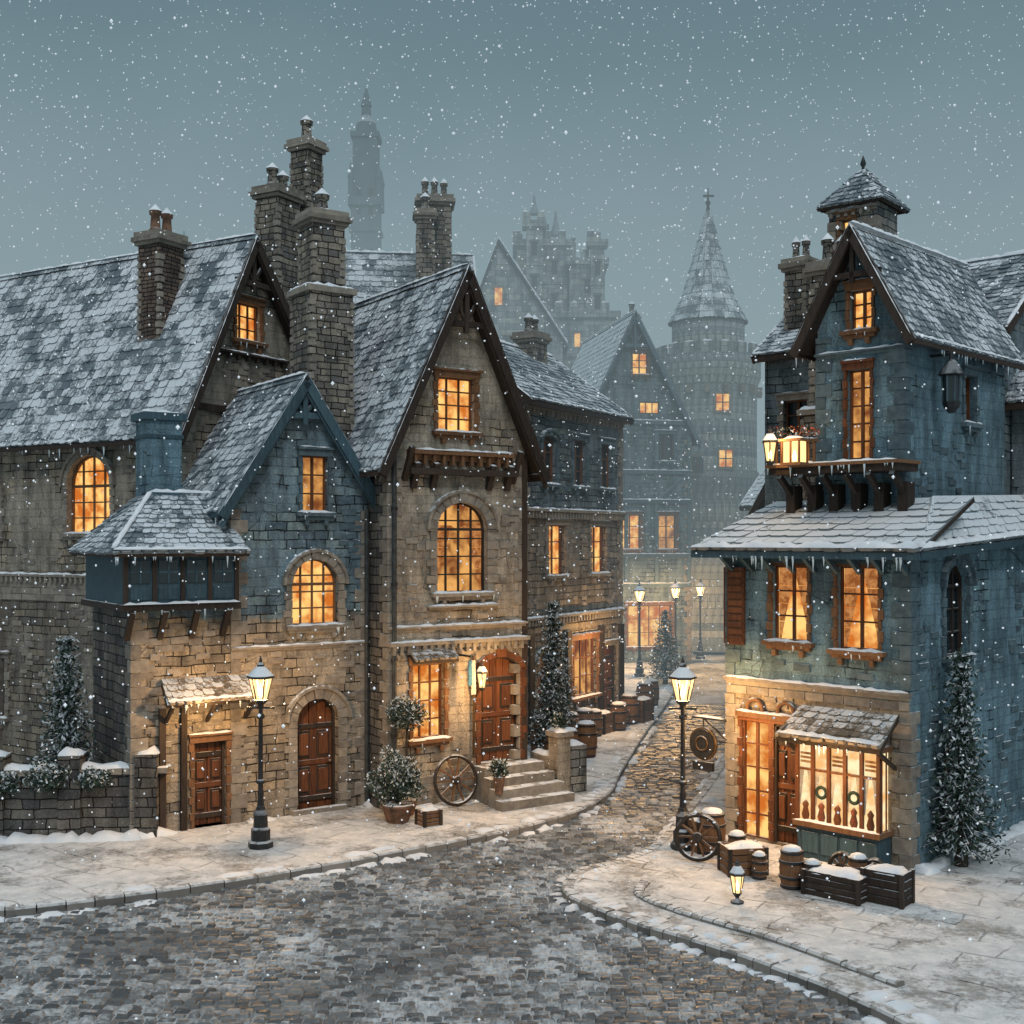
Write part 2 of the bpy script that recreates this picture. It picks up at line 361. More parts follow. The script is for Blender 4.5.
class House:
    def __init__(s,name,ox,oy,th):
        s.e=empty(name,ox,oy,0,math.radians(th)); s.walls=MB();s.roof=MB();s.win=MB();s.door=MB();s.trim=MB();s.snow=MB();s.extra={}
    def all(s): return (s.walls,s.roof,s.win,s.door,s.trim,s.snow)
    def setM(s,M):
        for m in s.all(): m.M=M
    def wall(s,M,outline,ops,mat,quoins=True):
        s.setM(M)
        loops=[[Vector((x,z,0)) for x,z in outline]]+[[Vector((x,z,0)) for x,z in hole(o)] for o in ops]
        flat=[p for l in loops for p in l]
        tr=tessellate_polygon(loops)
        fs=[]
        for t in tr:
            a,b,c=[flat[i] for i in t]
            if (b-a).cross(c-a).z<0: t=(t[0],t[2],t[1])
            fs.append(tuple(t))
        s.walls.add([(p.x,0,p.y) for p in flat],fs,mat)
        for o in ops: s.fill(o,mat)
        s.setM(Matrix())
    def fill(s,o,mat):
        H=hole(o); n=len(H); dp=o.get('dp',.2)
        for i in range(n):
            a=H[i];b=H[(i+1)%n]
            s.walls.add([(a[0],0,a[1]),(b[0],0,b[1]),(b[0],dp+.04,b[1]),(a[0],dp+.04,a[1])],[(3,2,1,0)],mat)
        cx,z0,w,h,a=o['cx'],o['z0'],o['w'],o['h'],o.get('arch',0)
        kind=o.get('kind','win'); fm=o.get('frame','wood')
        sur=o.get('sur','trim_stone')
        if kind=='win':
            mb=s.win
            mb.add([(x,dp,z) for x,z in H],[tuple(range(n))],o.get('lit','glow'))
            for i in range(n):
                A=H[i];B=H[(i+1)%n]
                mb.beam((A[0],dp-.06,A[1]),(B[0],dp-.06,B[1]),.06,.07,fm,up=(0,1,0))
            nx,ny=o.get('bars',(2,3))
            for i in range(1,nx):
                x=cx-w/2+w*i/nx; mb.box(x-.018 if nx!=2 else x-.028,x+.018 if nx!=2 else x+.028,dp-.07,dp-.03,z0,topz(o,x),fm)
            for j in range(1,ny):
                z=z0+h*j/ny; hw=w/2
                if a and z>z0+h-a: hw=w/2*math.sqrt(max(0,1-((z-(z0+h-a))/a)**2))
                mb.box(cx-hw,cx+hw,dp-.062,dp-.034,z-.015,z+.015,fm)
            if a:
                z=z0+h-a; mb.box(cx-w/2,cx+w/2,dp-.075,dp-.03,z-.028,z+.028,fm)
            if o.get('curt') :
                for sd in (-1,1):
                    for q in range(4):
                        x0=cx+sd*(w/2-.03); f=q/4
                        zt=z0+h*(1-f*.97)-.03; zb=z0+h*(1-(f+.25)*.97)-.02
                        if a: zt=min(zt,z0+h-a)
                        wt=w*.42*(1-f)**1.1+.05; wb=w*.42*(1-f-.25 if f<.75 else 0)**1.1+.05
                        mb.add([(x0,dp-.012,zt),(x0-sd*wt,dp-.022,zt),(x0-sd*wb,dp-.022,zb),(x0,dp-.012,zb)],[(0,1,2,3)],'glow_curtain')
        else:
            mb=s.door
            mb.add([(x,dp,z) for x,z in H],[tuple(range(n))],'dark_wood')
            for i in range(1,n):
                A=H[i];B=H[(i+1)%n]
                mb.beam((A[0],dp-.08,A[1]),(B[0],dp-.08,B[1]),.09,.09,'dark_wood',up=(0,1,0))
            k=o.get('planks',6)
            for i in range(k):
                xa=cx-w/2+w*i/k+.008; xb=cx-w/2+w*(i+1)/k-.008
                zt=min(topz(o,xa),topz(o,xb)); zt2=max(topz(o,xa),topz(o,xb)); y0=dp-.045+U(-.012,.012)
                mb.box(xa,xb,y0,dp-.005,z0+.02,(zt+zt2)/2-.02,o.get('dm','wood'))
            for zz in o.get('rails',(.12,.48,.84)):
                z=z0+(h-a*.6)*zz; mb.box(cx-w/2+.05,cx+w/2-.05,dp-.085,dp-.03,z-.045,z+.045,'dark_wood' if zz!=.48 else o.get('dm','wood'))
            for sd in (-1,1):
                for zz in ((.30,.66)):
                    z=z0+(h-a*.6)*zz; xx=cx+sd*w*.24; hw=w*.15; hh=(h)*.12
                    mb.box(xx-hw,xx+hw,dp-.065,dp-.035,z-hh,z+hh,'dark_wood')
                    mb.box(xx-hw*.75,xx+hw*.75,dp-.088,dp-.06,z-hh*.8,z+hh*.8,o.get('dm','wood'))
            mb.lathe((cx+w*.38,dp-.11,z0+h*.42),[(.0,-.035),(.03,-.02),(.035,0),(.03,.02),(0,.035)],8,'bronze')
        if sur:
            tr=s.trim; bw=o.get('bw',.13); zs=z0+h-a
            z=z0; i=0
            while z<zs-.04:
                hh=min(U(.14,.2),zs-z); ww=bw*(1.25 if i%2 else .85)*U(.9,1.1); pr=.035+U(0,.02)
                for sd in (-1,1):
                    xa=cx+sd*w/2; xb=xa+sd*ww
                    tr.box(min(xa,xb),max(xa,xb),-pr,.03,z+.006,z+hh-.006,sur,.006)
                z+=hh;i+=1
            if a:
                k=max(7,int(math.pi*(w/2+a)/2/.17)); k+=(k+1)%2
                for i in range(k):
                    q0=math.pi*(i+.04)/k;q1=math.pi*(i+.96)/k; key=(i==k//2)
                    ro=bw*(1.5 if key else 1.05)*U(.95,1.08); pr=.045+U(0,.02)+(.03 if key else 0)
                    P=[]
                    for q,e in ((q0,0),(q1,0),(q1,ro),(q0,ro)):
                        P.append((cx+(w/2+e)*math.cos(q),zs+(a+e)*math.sin(q)))
                    vs=[(x,-pr,z_) for x,z_ in P]+[(x,.03,z_) for x,z_ in P]
                    tr.add(vs,[(3,2,1,0),(0,1,5,4),(1,2,6,5),(2,3,7,6),(3,0,4,7)],sur)
                if o.get('hood',True):
                    pr=.12;pts=[]
                    for i in range(15):
                        q=math.pi*i/14; pts.append((cx+(w/2+bw*1.15)*math.cos(q),zs+(a+bw*1.15)*math.sin(q)))
                    for A,B in zip(pts,pts[1:]):
                        tr.beam((A[0],-pr/2+.01,A[1]),(B[0],-pr/2+.01,B[1]),.06,pr,sur,up=(0,1,0))
                        if A[1]>zs+a*.35 and B[1]>zs+a*.35: s.snow.lump((A[0],-pr/2,A[1]+.03),(B[0],-pr/2,B[1]+.03),.12,.03)
            else:
                tr.box(cx-w/2-bw*1.2,cx+w/2+bw*1.2,-.06,.03,z0+h,z0+h+.12,sur,.006)
                tr.box(cx-w/2-bw*1.5,cx+w/2+bw*1.5,-.11,.03,z0+h+.123,z0+h+.17,sur,.006)
                s.snow.lump((cx-w/2-bw*1.4,-.05,z0+h+.17),(cx+w/2+bw*1.4,-.05,z0+h+.17),.13,.035)
        if kind=='win' and o.get('sill',True):
            sm=sur or 'trim_blue'
            s.trim.box(cx-w/2-.14,cx+w/2+.14,-.13,.05,z0-.08,z0-.002,sm,.005)
            s.trim.box(cx-w/2-.08,cx+w/2+.08,-.08,.04,z0-.15,z0-.084,sm,.005)
            for sd in (-1,1): s.trim.box(cx+sd*w*.38-.04,cx+sd*w*.38+.04,-.1,.03,z0-.26,z0-.153,sm,.005)
            s.snow.lump((cx-w/2-.13,-.06,z0-.002),(cx+w/2+.13,-.06,z0-.002),.15,.05)
            s.snow.icicles((cx-w/2-.12,-.12,z0-.06),(cx+w/2+.12,-.12,z0-.06),4,.12)
    def finish(s):
        for mb,n,uv in ((s.walls,'walls',1),(s.roof,'roof',0),(s.win,'windows',0),(s.door,'door',0),(s.trim,'trim',0),(s.snow,'snow_cover',0)):
            mb.build(n,s.e,bool(uv))
        for k,v in s.extra.items(): v.build(k,s.e,True)

def ML(D): return Matrix.Translation((0,D,0))@Matrix.Rotation(-math.pi/2,4,'Z')
def MR(W): return Matrix.Translation((W,0,0))@Matrix.Rotation(math.pi/2,4,'Z')

def quoins(H,x,y,z0,z1,sx,mat='trim_stone'):
    z=z0;i=0
    while z<z1-.1:
        hh=U(.2,.28); a,b=(.30,.17) if i%2 else (.17,.30)
        xa,xb=(x-.03,x+a) if sx>0 else (x-a,x+.03)
        H.trim.box(xa,xb,y-.03,y+b,z+.008,min(z1,z+hh)-.008,mat,.007); z+=hh;i+=1

def stones(H,M,x0,x1,z0,z1,n,mat='trim_stone',avoid=()):
    H.setM(M)
    for i in range(n):
        cx=U(x0+.2,x1-.25);cz=U(z0+.1,z1-.1)
        for k in range(R.randint(1,5)):
            w=U(.16,.34);h=U(.08,.13);x=cx+U(-.3,.3);z=cz+k*.14-.2
            if x<x0+.02 or x+w>x1-.02 or z<z0 or z+h>z1: continue
            if any(x+w>o['cx']-o['w']/2-.22 and x<o['cx']+o['w']/2+.22 and z+h>o['z0']-.3 and z<o['z0']+o['h']+.25 for o in avoid): continue
            H.trim.box(x,x+w,-.018-U(0,.014),.02,z,z+h,mat,.008)
    H.setM(Matrix())
def bank(H,x0,x1,y=-.12,w=.42,h=.13,gaps=(),z=0):
    x=x0
    while x<x1:
        L=U(.4,1.0); e=min(x+L,x1)
        if not any(e>g0 and x<g1 for g0,g1 in gaps): H.snow.lump((x,y,z),(e+.1,y,z),w*U(.7,1.15),h*U(.5,1.25))
        x=e

def gable(name,ox,oy,th,W,D,eL,eR,az,au,wm,front=(),left=(),right=(),ovf=.3,ovs=.25,tile='slate',side=None,tw=.2,tht=.19,deco=True,q=True,orn='dark_wood'):
    H=House(name,ox,oy,th); side=side or wm
    H.wall(Matrix(),[(0,0),(W,0),(W,eR),(au,az),(0,eL)],front,wm)
    H.wall(ML(D),[(0,0),(D,0),(D,eL),(0,eL)],left,side)
    H.wall(MR(W),[(0,0),(D,0),(D,eR),(0,eR)],right,side)
    H.walls.add([(0,D,0),(W,D,0),(W,D,eR),(au,D,az),(0,D,eL)],[(4,3,2,1,0)],side)
    sl=(az-eL)/au; sr=(az-eR)/(W-au); y0,y1=-ovf,D+.15; t=.1
    rp=az+t
    L0=(-ovs,y0,eL-ovs*sl+t);L1=(-ovs,y1,eL-ovs*sl+t)
    R0=(W+ovs,y0,eR-ovs*sr+t);R1=(W+ovs,y1,eR-ovs*sr+t)
    A0=(au,y0,rp);A1=(au,y1,rp)
    tiles(H.roof,L1,L0,A0,A1,tile,tw,tht); tiles(H.roof,R0,R1,A1,A0,tile,tw,tht)
    n=int((y1-y0)/.3)
    for i in range(n):
        ya=y0+(y1-y0)*i/n; yb=y0+(y1-y0)*(i+1)/n-.01; z=rp+.05+U(-.008,.008)
        H.roof.add([(au-.1,ya,z-.1),(au,ya,z+.04),(au+.1,ya,z-.1),(au-.1,yb,z-.1),(au,yb,z+.04),(au+.1,yb,z-.1)],[(0,3,4,1),(1,4,5,2),(0,1,2),(5,4,3)],tile)
    H.snow.lump((au,y0,rp+.07),(au,y1,rp+.07),.16,.06)
    for P,s_ in ((L0,-1),(R0,1)):
        for off,w,h,dy in ((-.1,.07,.20,0),(-.26,.05,.10,.04)):
            H.trim.beam((P[0],y0+dy,P[2]+off),(au,y0+dy,rp+off),w,h,orn)
        H.snow.lump((P[0],y0,P[2]+.06),(au,y0,rp+.06),.09,.035)
        Q=L1 if s_<0 else R1
        H.trim.beam((P[0],y0+.1,P[2]-.07),(Q[0],Q[1],Q[2]-.07),.08,.09,orn)
        H.snow.lump((P[0]-s_*.04,y0+.02,P[2]+.04),(Q[0]-s_*.04,Q[1],Q[2]+.04),.16,.06)
        H.snow.icicles((P[0],y0+.1,P[2]-.08),(Q[0],Q[1],Q[2]-.08),4,.25)
        for k in range(int(D/.6)):
            yy=.2+k*.6; xx=0 if s_<0 else W; ez=(eL if s_<0 else eR)
            H.trim.beam((xx,yy,ez-.35),(xx+s_*ovs*.85,yy,ez-ovs*(sl if s_<0 else sr)+.0),.06,.07,orn)
    if deco:
        f=.30; zc=az-(az-(eL+eR)/2)*f
        H.trim.box(au-f*au,au+f*(W-au),-ovf+.06,-ovf+.13,zc-.06,zc+.06,orn)
        H.trim.box(au-.05,au+.05,-ovf+.05,-ovf+.14,zc-.18,az-.05,orn)
        for sd,ww in ((-1,au),(1,W-au)):
            H.trim.beam((au,-ovf+.095,zc+.02),(au+sd*f*.5*ww,-ovf+.095,az-(az-(eL+eR)/2)*f*.55),.05,.06,orn)
    if q:
        quoins(H,0,0,0,min(eL,eR)-.3,1); 
        quoins(H,W,0,0,min(eL,eR)-.3,-1)
    return H
def cornice(H,x0,x1,z,pr=.14,h=.14,m='trim_stone',dent=.17,y=0):
    H.trim.box(x0,x1,y-pr*.5,y+.03,z-h*.5,z,m,.003)
    H.trim.box(x0-.03,x1+.03,y-pr,y+.03,z+.003,z+h*.45,m,.003)
    H.snow.lump((x0,y-pr*.55,z+h*.45),(x1,y-pr*.55,z+h*.45),pr,.045)
    x=x0+.05
    while dent and x<x1-.08:
        H.trim.box(x,x+.07,y-pr*.85,y+.02,z-h*.95,z-.003,m,.004); x+=dent
def bands(H,x0,x1,z0,n,m='trim_stone',y=0):
    for k in range(n):
        x=x0
        while x<x1-.05:
            w=min(U(.3,.5),x1-x); H.trim.box(x+.006,x+w-.006,y-.03-U(0,.015),y+.03,z0+k*.15,z0+k*.15+.138,m,.006); x+=w

def chimney(parent,x,y,z0,z1,w,d,pots=2,mat='chimney_stone',name='chimney',step=None,nopots=False):
    b=MB()
    b.box(x-w/2,x+w/2,y-d/2,y+d/2,z0,z1-.3,mat)
    if step:
        b.box(x-w/2-.13,x+w/2+.13,y-d/2-.13,y+d/2+.13,z0,step,mat)
        b.box(x-w/2-.2,x+w/2+.2,y-d/2-.2,y+d/2+.2,step+.003,step+.12,'trim_stone',.01)
        for yy in (-1,1): b.lump((x-w/2-.18,y+yy*(d/2+.09),step+.12),(x+w/2+.18,y+yy*(d/2+.09),step+.12),.24,.09)
        for xx in (-1,1): b.lump((x+xx*(w/2+.09),y-d/2-.18,step+.12),(x+xx*(w/2+.09),y+d/2+.18,step+.12),.24,.09)
    z=(z0)+.15
    while z<z1-.6:
        e=.13 if (step and z<step-.1) else 0
        if not (step and abs(z-step)<.13):
            for sx in (-1,1):
                for sy in (-1,1):
                    a=U(.1,.24)*min(1,w);c=U(.1,.24)*min(1,d)
                    xa=x+sx*(w/2+.02+e);ya=y+sy*(d/2+.02+e)
                    b.box(min(xa,xa-sx*a),max(xa,xa-sx*a),min(ya,ya-sy*c),max(ya,ya-sy*c),z,z+.12,'trim_stone',.006)
        z+=.17
    for k,(e,h0,h1) in enumerate(((.06,.3,.22),(.12,.217,.12),(.07,.117,.0))):
        b.box(x-w/2-e,x+w/2+e,y-d/2-e,y+d/2+e,z1-h0,z1-h1,'trim_stone',.01)
    b.lump((x-w/2,y-d*.2,z1),(x+w/2,y-d*.2,z1),d*.6,.07); b.lump((x-w/2,y+d*.2,z1),(x+w/2,y+d*.2,z1),d*.6,.07)
    if not nopots:
        for i in range(pots):
            px=x+(i-(pots-1)/2)*w*.8/max(1,pots-.3); r=min(.15,w*.8/pots/2.3); hh=U(.35,.5)
            b.lathe((px,y,z1),[(r*1.15,0),(r*1.15,.06),(r*.9,.09),(r*.75,hh-.1),(r*1.05,hh-.08),(r*1.05,hh)],10,'terracotta' if mat=='brick_dark' else 'chimney_stone')
            b.lathe((px,y,z1+hh),[(r*1.2,0),(r*.7,.07),(.01,.16)],10,'snow')
    return b.build(name,parent,True)

# =================================================================== LEFT GROUP
fa=[dict(cx=1.95,z0=9.9,w=.8,h=.85,bars=(3,3),sur='wood_mid',bw=.09)]
la=[dict(cx=10-2.95,z0=5.55,w=1.4,h=1.75,arch=.68,bars=(4,5),frame='wood_mid'),
    dict(cx=10-6.6,z0=5.45,w=1.2,h=1.6,arch=.6,bars=(4,5),lit='glow_soft'),
    dict(cx=10-6.3,z0=1.2,w=1.0,h=1.4,bars=(3,4),lit='dark_glass')]
A=gable('stone_house',-6.95,25.5,60,3.74,10,8.35,9.6,12.1,1.87,'wall_a',fa,la,ovf=.32,ovs=.45,tw=.23,tht=.22)
stones(A,ML(10),0,10,.3,8,60,avoid=la); stones(A,Matrix(),0,3.7,5.5,9.5,16,avoid=fa)
A.setM(ML(10)); cornice(A,0,10,4.55,.12,.14); cornice(A,0,10,7.95,.1,.14,'dark_wood',.4); bands(A,0,10,4.0,3); 
for x in (1.2,3.9,8.4): A.trim.box(x-.17,x+.17,-.22,.03,0,4.0,'trim_stone',.01)
bank(A,0,9)
A.setM(Matrix())
cornice(A,.6,3.2,9.55,.12,.12,'dark_wood',.3)
A.trim.box(0,3.74,-.05,.02,8.2,8.36,'dark_wood')
chimney(A.e,1.05,1.8,9.0,12.35,.74,.66,2,'brick_dark')
chimney(A.e,3.75,.7,0,13.9,.8,.7,2,'chimney_stone')
chimney(A.e,4.65,.55,0,15.3,.55,.55,1,'chimney_stone')
A.finish()

# ---- house B
OB=(-5.34,22.88)
fb=[dict(cx=1.72,z0=5.95,w=.55,h=1.12,bars=(2,3),sur='trim_blue',bw=.08,lit='glow_soft'),
    dict(cx=1.72,z0=3.72,w=1.0,h=1.3,arch=.5,bars=(4,4),frame='wood_mid',bw=.15),
    dict(cx=1.78,z0=.0,w=.9,h=2.25,arch=.42,kind='door',planks=5,bw=.2,dp=.28)]
B=gable('blue_gabled_house',OB[0],OB[1],34,2.89,3.2,6.3,6.3,8.5,1.42,'wall_b',fb,ovf=.28,ovs=.3,orn='blue_wood',tw=.19,tht=.18)
stones(B,Matrix(),0,2.89,.3,3.9,34,avoid=fb); stones(B,Matrix(),0,2.89,4.2,6.1,10,'trim_blue',avoid=fb)
B.trim.box(1.2,2.36,-.14,.02,0,.09,'trim_stone',.01)
cornice(B,0,2.89,3.3,.07,.1,'trim_stone',0)
bank(B,-1.9,2.8,gaps=((-.85,0.0),(1.15,2.4)))
xo=[dict(cx=-.43,z0=0,w=.62,h=1.6,kind='door',planks=4,bw=.08,sur='wood_mid',dm='wood')]
B.wall(Matrix(),[(-1.9,0),(0,0),(0,4.2),(-1.9,4.2)],xo,'wall_b')
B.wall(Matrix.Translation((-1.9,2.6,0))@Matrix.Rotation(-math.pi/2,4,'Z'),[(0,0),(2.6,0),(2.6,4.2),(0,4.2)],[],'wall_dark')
stones(B,Matrix(),-1.9,0,.2,4,26,avoid=xo)
quoins(B,-1.9,0,0,4.1,1)
for x in (-1.35,-.95): B.trim.box(x-.06,x+.06,-.09,.02,0,2.3,'dark_wood',.01)
tiles(B.roof,(-1.42,-.55,2.42),(.36,-.55,2.42),(.30,.0,2.82),(-1.36,.0,2.82),'slate_brown',.17,.14)
B.snow.lump((-1.4,-.52,2.49),(.34,-.52,2.49),.1,.05); B.snow.icicles((-1.4,-.55,2.4),(.34,-.55,2.4),6,.16)
for x in (-1.3,-.5,.25): B.trim.beam((x,-.02,2.0),(x,-.5,2.38),.06,.06,'dark_wood')
b=B.win; xb0=-2.12
b.box(xb0,-.02,-.35,2.3,4.24,5.1,'blue_wood'); b.box(xb0-.08,.02,-.42,2.35,4.12,4.24,'dark_wood'); b.box(xb0-.06,.0,-.40,2.33,5.103,5.2,'dark_wood')
for i in range(5):
    x=xb0+i*.515; b.box(x-.03,x+.05,-.39,-.3,4.24,5.1,'dark_wood')
    if i<4:
        b.box(x+.09,x+.44,-.375,-.352,4.62,5.03,'dark_glass'); b.box(x+.25,x+.28,-.385,-.36,4.62,5.03,'blue_wood'); b.box(x+.09,x+.44,-.385,-.36,4.8,4.83,'blue_wood')
        b.box(x+.09,x+.44,-.37,-.34,4.32,4.54,'blue_wood')
for x in (-2.0,-1.4,-.8,-.2): B.trim.beam((x,-.02,3.6),(x,-.38,4.12),.1,.1,'dark_wood')
B.snow.lump((xb0-.05,-.42,4.25),(0,-.42,4.25),.08,.04); B.snow.icicles((-2.4,-.62,5.1),(.1,-.62,5.1),6,.2); B.snow.icicles((xb0,-.42,4.13),(0,-.42,4.13),4,.18)
tiles(B.roof,(-2.42,-.62,5.16),(.12,-.62,5.16),(.0,1.0,6.25),(-1.25,1.0,6.25),'slate',.19,.17)
tiles(B.roof,(-2.42,2.4,5.16),(-2.42,-.62,5.16),(-1.25,1.0,6.25),(-1.25,1.8,6.25),'slate',.19,.17)
B.snow.lump((-2.40,-.6,5.24),(.1,-.6,5.24),.14,.06); B.snow.lump((-2.40,-.58,5.26),(-1.25,1.0,6.33),.1,.05); B.snow.lump((-1.25,1.0,6.33),(0,1.0,6.33),.12,.06)
B.extra['dormer_stack']=MB(); d_=B.extra['dormer_stack']
d_.box(-1.2,-.5,1.4,2.1,5.4,7.75,'wall_r2'); d_.box(-1.28,-.42,1.32,2.18,7.753,7.9,'blue_wood'); d_.lump((-1.25,1.75,7.9),(-.45,1.75,7.9),.8,.08)
for z in (6.0,7.4): d_.box(-1.23,-.47,1.37,2.13,z,z+.07,'blue_wood')
B.trim.cyl((2.82,-.09,.1),(2.82,-.09,6.0),.045,.045,8,'pipe')
B.finish()
chimney(B.e,2.5,1.35,4.0,12.3,.72,.70,1,'chimney_stone',step=10.55)
plight('door_light',B.e,(-.75,-.65,2.15),24)

# ---- house C
OC=(-2.46,23.8)
fc=[dict(cx=1.58,z0=7.62,w=.88,h=1.12,bars=(3,4),sur='wood_mid',bw=.1,frame='wood'),
    dict(cx=1.72,z0=4.32,w=1.22,h=1.85,arch=.55,bars=(4,5),frame='dark_wood',bw=.2,lit='glow_soft',curt=1),
    dict(cx=.92,z0=1.38,w=.74,h=1.5,bars=(3,4),sur='wood_mid',bw=.08),
    dict(cx=2.66,z0=.74,w=1.0,h=2.2,arch=.25,kind='door',planks=6,sur='wood',bw=.12,double=0,hood=False)]
C=gable('tall_stone_townhouse',OC[0],OC[1],34,3.30,5.6,7.35,7.35,10.85,1.65,'wall_c',fc,side='wall_dark',ovf=.38,ovs=.32,tw=.19,tht=.18)  # darker side material: shade of the side wall put into its colour
stones(C,Matrix(),0,3.3,.4,7.2,46,avoid=fc)
cornice(C,0,3.3,3.28,.16,.18); bands(C,0,3.3,3.0,1); cornice(C,0,3.3,3.62,.08,.1,dent=0)
cornice(C,.45,2.9,7.12,.22,.22,'wood_mid',.22)
C.trim.box(.4,2.95,-.26,.02,6.72,6.84,'dark_wood',.004)
for x in (.55,1.0,2.35,2.8):
    C.trim.beam((x,-.02,6.45),(x,-.22,6.95),.12,.12,'dark_wood')
cornice(C,.9,2.55,4.02,.12,.1,dent=0)
for x in (.35,2.95):
    C.trim.beam((x,-.03,6.6),(x,-.36,7.25),.1,.1,'dark_wood')
tiles(C.roof,(.42,-.35,3.0),(1.45,-.35,3.0),(1.42,0,3.2),(.45,0,3.2),'slate_brown',.16,.12)
C.trim.cyl((.1,-.08,.1),(.1,-.08,7.2),.05,.05,8,'pipe')
for z in (1.5,3,4.5,6): C.trim.cyl((.1,-.08,z),(.1,-.08,z+.06),.07,.07,8,'iron')
bands(C,0,2.05,0.02,4); bank(C,0,2.0)
C.trim.box(3.2,3.34,-.04,.1,0,7.2,'dark_wood')
C.trim.box(1.62,1.66,-.5,.02,3.02,3.06,'iron'); C.trim.box(1.60,1.68,-.46,-.44,2.45,2.95,'cloth_blue'); C.trim.box(1.70,1.80,-.40,-.38,2.25,2.95,'cloth_white',.01)
C.trim.cyl((1.95,-.1,.9),(1.95,-.1,3.0),.03,.03,6,'bronze')
def lantern(mb,x,y,z,s=1.0):
    mb.lathe((x,y,z),[(.03*s,-.05*s),(.07*s,0),(.07*s,.02*s)],6,'iron',False)
    mb.lathe((x,y,z+.02*s),[(.06*s,0),(.10*s,.26*s)],6,'lamp_glass',False)
    mb.lathe((x,y,z+.02*s),[(.02*s,.03*s),(.03*s,.1*s),(.005,.17*s)],6,'flame')
    for i in range(6):
        q=math.pi*i/3; c,s_=math.cos(q),math.sin(q)
        mb.beam((x+.064*s*c,y+.064*s*s_,z+.02*s),(x+.104*s*c,y+.104*s*s_,z+.28*s),.014*s,.014*s,'iron')
    mb.lathe((x,y,z+.28*s),[(.13*s,0),(.12*s,.03*s),(.05*s,.12*s),(.03*s,.16*s),(.035*s,.18*s),(.005,.24*s)],6,'iron',False)
    mb.lathe((x,y,z+.315*s),[(.115*s,0),(.06*s,.09*s),(.02*s,.11*s)],6,'snow',False)
lm=MB(); lantern(lm,2.02,-.3,2.35,1.1); lm.beam((2.02,0,2.75),(2.02,-.3,2.75),.03,.03,'iron'); lm.build('wall_lantern',C.e)
plight('lantern_light',C.e,(2.05,-.85,2.6),80)
plight('window_light',C.e,(.95,-.6,2.3),30)
st=C.extra['steps']=MB()
for i in range(4):
    st.box(2.0-.04*i,3.5+.06*i,-.45-.27*i,.0 if i==0 else -.45-.27*(i-1)-.002,0.0,.72-.18*i,'trim_stone',.01)
    st.lump((2.05-.04*i,-.33-.27*i,.72-.18*i),(2.5,-.33-.27*i,.72-.18*i),.16,.03); st.lump((3.0,-.33-.27*i,.72-.18*i),(3.45+.06*i,-.33-.27*i,.72-.18*i),.16,.03)
C.finish()
gp=MB(); gp.box(3.62,3.95,-.75,-.42,0,1.25,'wall_c'); gp.box(3.57,4.0,-.8,-.37,1.25,1.36,'trim_stone',.01); gp.lump((3.58,-.585,1.36),(3.99,-.585,1.36),.42,.1)
gp.box(3.65,3.9,-.42,.3,0,.8,'wall_c'); gp.lump((3.77,-.4,.8),(3.77,.3,.8),.26,.08)
gp.box(4.05,4.5,-.6,-.2,0,1.0,'wall_grey'); gp.lump((4.05,-.4,1.0),(4.5,-.4,1.0),.38,.1)
o=gp.build('stone_gate_pillar',None,True); o.location=(OC[0],OC[1],0); o.rotation_euler=(0,0,math.radians(34))

def sgable(name,ox,oy,th,W,D,e,az,wm,front=(),left=(),right=(),tile='slate',tw=.22,tht=.2,ov=.3,orn='dark_wood'):
    H=House(name,ox,oy,th)
    H.wall(Matrix(),[(0,0),(W,0),(W,e),(0,e)],front,wm)
    H.wall(ML(D),[(0,0),(D,0),(D,e),(D/2,az),(0,e)],left,wm)
    H.wall(MR(W),[(0,0),(D,0),(D,e),(D/2,az),(0,e)],right,wm)
    H.walls.add([(0,D,0),(W,D,0),(W,D,e),(0,D,e)],[(3,2,1,0)],wm)
    s=(az-e)/(D/2); t=.09
    a=(-.15,-ov,e-ov*s+t);b=(W+.15,-ov,e-ov*s+t);c=(W+.15,D/2,az+t);d=(-.15,D/2,az+t)
    tiles(H.roof,a,b,c,d,tile,tw,tht)
    tiles(H.roof,(W+.15,D+ov,e-ov*s+t),(-.15,D+ov,e-ov*s+t),d,c,tile,tw*1.3,tht*1.3)
    H.snow.lump(d[:2]+(az+t+.03,),c[:2]+(az+t+.03,),.2,.09)
    H.trim.beam((a[0],a[1]+.02,a[2]-.1),(b[0],b[1]+.02,b[2]-.1),.1,.12,orn)
    H.snow.lump((a[0],a[1]+.05,a[2]+.04),(b[0],b[1]+.05,b[2]+.04),.16,.07)
    for x in (-.15,W+.15):
        H.trim.beam((x,-ov,a[2]-.1),(x,D/2,az-.03),.05,.2,orn); H.snow.lump((x,-ov,a[2]+.05),(x,D/2,az+.13),.09,.04)
    return H
E2=sgable('rear_row_house',-7.4,33.5,6,6.4,6,10.8,14.1,'wall_grey',tw=.28,tht=.27); 
E2.finish()
chimney(E2.e,5.3,1.8,0,15.6,.95,.8,3); chimney(E2.e,5.0,1.0,9,15.0,.5,.5,1,name='small_chimney')

